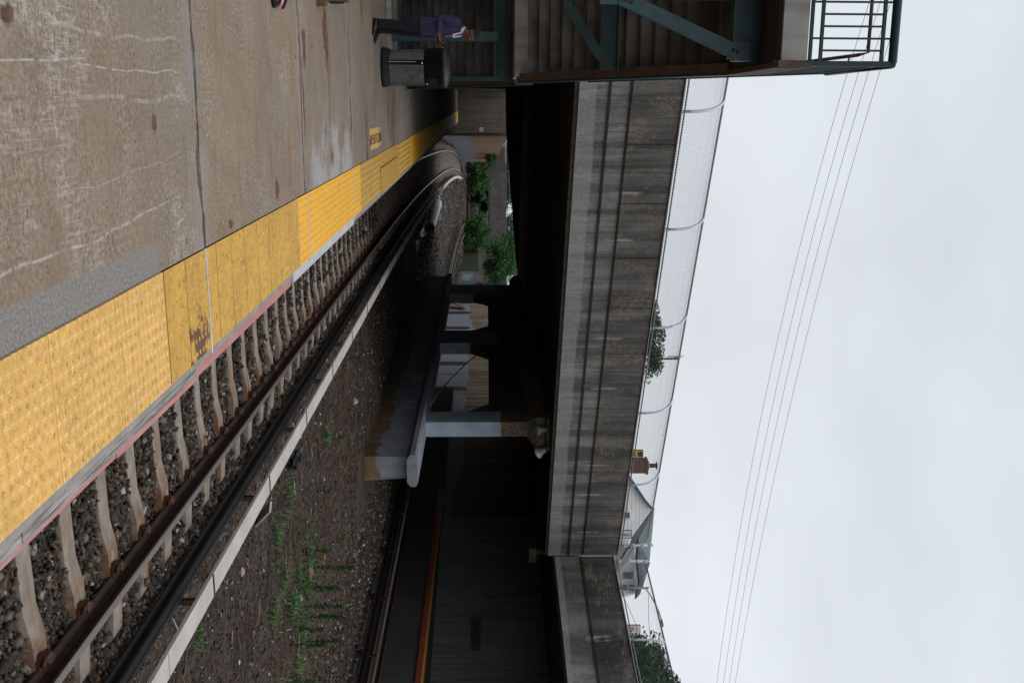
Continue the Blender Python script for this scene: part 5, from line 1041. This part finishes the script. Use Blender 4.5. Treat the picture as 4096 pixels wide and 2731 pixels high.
def person_mesh():
    ch = []
    ch.append([(0, 0, .92, .125), (.0, 0, 1.05, .115), (-.01, 0, 1.22, .12), (-.005, 0, 1.36, .10), (.02, 0, 1.43, .058), (.055, 0, 1.50, .052), (.075, 0, 1.54, .05)])
    for s in (-1, 1):
        ch.append([(0, s*.085, .92, .085), (.012, s*.095, .70, .075), (.015, s*.10, .49, .056), (-.03, s*.105, .30, .054), (-.045, s*.105, .10, .04), (.02, s*.115, .045, .035), (.12, s*.13, .03, .03)])
        ch.append([(-.01, s*.05, 1.36, .08), (-.02, s*.19, 1.37, .062), (-.035, s*.225, 1.25, .05), (-.045, s*.24, 1.12, .042)])
    ch.append([(-.045, -.24, 1.12, .042), (.08, -.21, 1.09, .038), (.205, -.155, 1.085, .027)])
    ch.append([(-.045, .24, 1.12, .042), (.08, .18, 1.09, .038), (.20, .085, 1.075, .027)])
    def hand(w, d, u, sd):
        w = Vector(w); d = Vector(d).normalized(); u = Vector(u).normalized(); x = d.cross(u)*sd
        c = lambda a, b, k, r: (*(w+d*a+x*b+u*k), r)
        L_ = [[c(0, 0, 0, .026), c(.04, .0, 0, .024), c(.085, .0, .0, .022)], [c(.03, .022, 0, .017), c(.085, .026, 0, .014)], [c(.03, -.02, 0, .018), c(.085, -.026, 0, .014)]]
        for b, l in ((-.030, .062), (-.010, .072), (.010, .068), (.030, .052)):
            L_.append([c(.085, b, 0, .0105), c(.085+l*.45, b, .012, .0095), c(.085+l*.75, b, .032, .009), c(.085+l*.7, b, .05, .008)])
        L_.append([c(.02, -.028, .005, .014), c(.055, -.05, .02, .012), c(.085, -.045, .045, .010)]); return L_
    ch += hand((.205, -.155, 1.085), (.8, .45, .18), (0, -.2, 1), 1)
    ch += hand((.20, .085, 1.075), (.75, -.45, .2), (.0, .2, 1), -1)
    bm = skin_mesh(ch, SKIN)
    # head: skull, jaw, nose, ears, brow
    HM = Matrix.Translation((.105, 0, 1.60)) @ Matrix.Rotation(math.radians(32), 4, 'Y')
    def blob(c, r, n=3): bmesh.ops.create_icosphere(bm, subdivisions=n, radius=1, matrix=HM @ Matrix.Translation(c) @ Matrix.Diagonal((*r, 1)))
    blob((-.012, 0, .035), (.100, .078, .092)); blob((.030, 0, -.035), (.066, .060, .078)); blob((.055, 0, -.082), (.032, .034, .030))
    blob((.098, 0, -.018), (.018, .014, .026)); blob((.108, 0, -.030), (.016, .017, .012)); blob((.085, 0, -.062), (.018, .028, .012)); blob((.082, 0, .022), (.02, .055, .014))
    for s in (-1, 1): blob((-.005, s*.078, -.008), (.018, .009, .030)); blob((.062, s*.04, -.02), (.025, .022, .022))
    me = bpy.data.meshes.new('body'); bm.to_mesh(me); bm.free(); tmp = bpy.data.objects.new('body', me); COL.objects.link(tmp)
    md = tmp.modifiers.new('r', 'REMESH'); md.mode = 'VOXEL'; md.voxel_size = .0065; md.use_smooth_shade = True
    sm_ = tmp.modifiers.new('s', 'SMOOTH'); sm_.factor = .5; sm_.iterations = 4
    dg = bpy.context.evaluated_depsgraph_get(); dg.update(); m2 = bpy.data.meshes.new_from_object(tmp.evaluated_get(dg)); bpy.data.objects.remove(tmp)
    m2.materials.clear(); m2.materials.append(SKIN); return m2, HM
me, HM = person_mesh(); man = bpy.data.objects.new('person', me); COL.objects.link(man); ORG[man.name] = (0, 0, 0)
tag(man, 'person in a navy suit and sunglasses looking down at a phone beside the litter bin', 'person')
man.location = (-2.65, 16.75, 0); man.rotation_euler = (0, 0, math.radians(-24)); man.scale = (.97,)*3
E3 = lambda c, a, b, tilt=0.: (c, (a*math.cos(tilt), 0, -a*math.sin(tilt)), (0, b, 0))
q = MB(); q.loft([E3((-.01, 0, .77), .135, .185), E3((-.008, 0, .80), .15, .195), E3((-.01, 0, .92), .152, .192), E3((-.005, 0, 1.04), .142, .178), E3((-.008, 0, 1.16), .142, .185), E3((-.012, 0, 1.28), .142, .205, .1), E3((-.008, 0, 1.36), .125, .205, .2), E3((.0, 0, 1.41), .098, .16, .3), E3((.012, 0, 1.45), .075, .092, .4), E3((.024, 0, 1.478), .062, .068, .45)], 28)
for s in (-1, 1):
    w_ = (.165, -.175, 1.088) if s < 0 else (.16, .125, 1.08); e_ = (-.05, s*.245, 1.115)
    def sl_(p, d, r): d = Vector(d).normalized(); u = d.cross(Vector((.3, .1, 1))).normalized(); return (p, u*r, d.cross(u)*r)
    q.loft([sl_((-.012, s*.13, 1.375), (0, s, -.1), .085), sl_((-.016, s*.19, 1.355), (0, s*.6, -.6), .080), sl_((-.028, s*.218, 1.27), (0, s*.15, -1), .070), sl_((-.045, s*.242, 1.16), (.0, s*.1, -1), .064), sl_((-.045, s*.245, 1.105), (.6, -s*.1, -.6), .066), sl_((.02, s*.225, 1.095), (1, -s*.3, 0), .058), sl_((.10, s*.19, 1.09), Vector(w_)-Vector(e_), .050), sl_(w_, Vector(w_)-Vector(e_), .044)], 14)
q.build('jacket', SUIT, man)
q = MB(); q.box(-.02, .09, -.1945, -.1905, .885, .895); q.box(.10, .16, .0, .004, .80, 1.0); q.build('pocket_seam', INK, man)
for s in (-1, 1):
    MB().loft([E3((.0, s*.065, .96), .125, .105), E3((.0, s*.075, .84), .125, .098), E3((.008, s*.088, .70), .098, .086), E3((.012, s*.096, .50), .080, .073), E3((-.018, s*.10, .30), .074, .068), E3((-.03, s*.105, .12), .070, .062), E3((-.022, s*.106, .085), .075, .064)], 16).build('trouser_leg', TROU, man)
    tx = .02 if s < 0 else -.0
    MB().loft([((-.105, s*.108, .045), (0, .026, 0), (.0, 0, .038)), ((-.08, s*.108, .05), (0, .036, 0), (0, 0, .05)), ((-.02, s*.110, .058), (0, .038, 0), (0, 0, .058)), ((.05, s*.116, .045), (0, .042, 0), (0, 0, .042)), ((.13, s*.126, .034), (0, .045, 0), (0, 0, .031)), ((.19, s*.134, .028), (0, .034, 0), (0, 0, .024)), ((.215, s*.137, .025), (0, .014, 0), (0, 0, .012))], 14).build('shoe', SHOE, man)
q = MB(); q.loft([E3((.030, 0, 1.455), .072, .078, .45), E3((.046, 0, 1.500), .060, .062, .5)], 20, cap=False)
q.prism([(.128, -.055, 1.30), (.128, .055, 1.30), (.098, .075, 1.44), (.085, 0, 1.465), (.098, -.075, 1.44)][::-1], (.012, 0, .004)); q.build('shirt', SHIRT, man)
q = MB(); q.hexa([(.142, -.022, 1.18), (.142, .022, 1.18), (.15, .022, 1.18), (.15, -.022, 1.18)], [(.112, -.018, 1.44), (.112, .018, 1.44), (.122, .018, 1.445), (.122, -.018, 1.445)]); q.hexa([(.110, -.024, 1.44), (.110, .024, 1.44), (.126, .020, 1.44), (.126, -.020, 1.44)], [(.098, -.018, 1.475), (.098, .018, 1.475), (.114, .016, 1.478), (.114, -.016, 1.478)]); q.build('tie', TIE_M, man)
bm = bmesh.new(); bmesh.ops.create_icosphere(bm, subdivisions=3, radius=1)
for v in list(bm.verts):
    if v.co.z < -.05 - .55*max(0, -v.co.x) + .75*max(0, v.co.x): bm.verts.remove(v)
for v in bm.verts: v.co = HM @ Vector((v.co.x*.106-.016, v.co.y*.084, v.co.z*.099+.036))
me = bpy.data.meshes.new('hair'); bm.to_mesh(me); bm.free(); me.materials.append(HAIR); o = bpy.data.objects.new('hair', me); COL.objects.link(o); o.parent = man
q = MB(); pts = [HM @ Vector(p) for p in ((-.0, -.084, .0), (.06, -.076, .003), (.092, -.05, .0), (.104, 0, .006), (.092, .05, .0), (.06, .076, .003), (-.0, .084, .0))]; q.tube(pts, .005, 5)
for s in (-1, 1): q.loft([(HM @ Vector((.092-.006*k, s*.034, -.005)), HM.to_3x3() @ Vector((-.012*s*s, .026, 0)), HM.to_3x3() @ Vector((0, 0, .021))) for k in (0, 1)], 12)
q.build('sunglasses', SHOE, man)
ph = local('phone', 'dark phone held in front of the suited person', 'phone', (0, 0, 0)); Mp = man.matrix_basis if False else Matrix.Translation((-2.65, 16.75, 0)) @ Matrix.Scale(.97, 4) @ Matrix.Rotation(math.radians(-24), 4, 'Z')
ph.matrix_world = Mp @ Matrix.Translation((.318, -.058, 1.145)) @ Matrix.Rotation(math.radians(-38), 4, 'Y')
MB().box(-.075, .075, -.037, .037, -.005, .005).build('case', INK, ph); MB().box(-.07, .07, -.033, .033, .0052, .0062).build('screen', N('phone_glass', .1, .6).col((.01, .01, .012)).done(), ph)
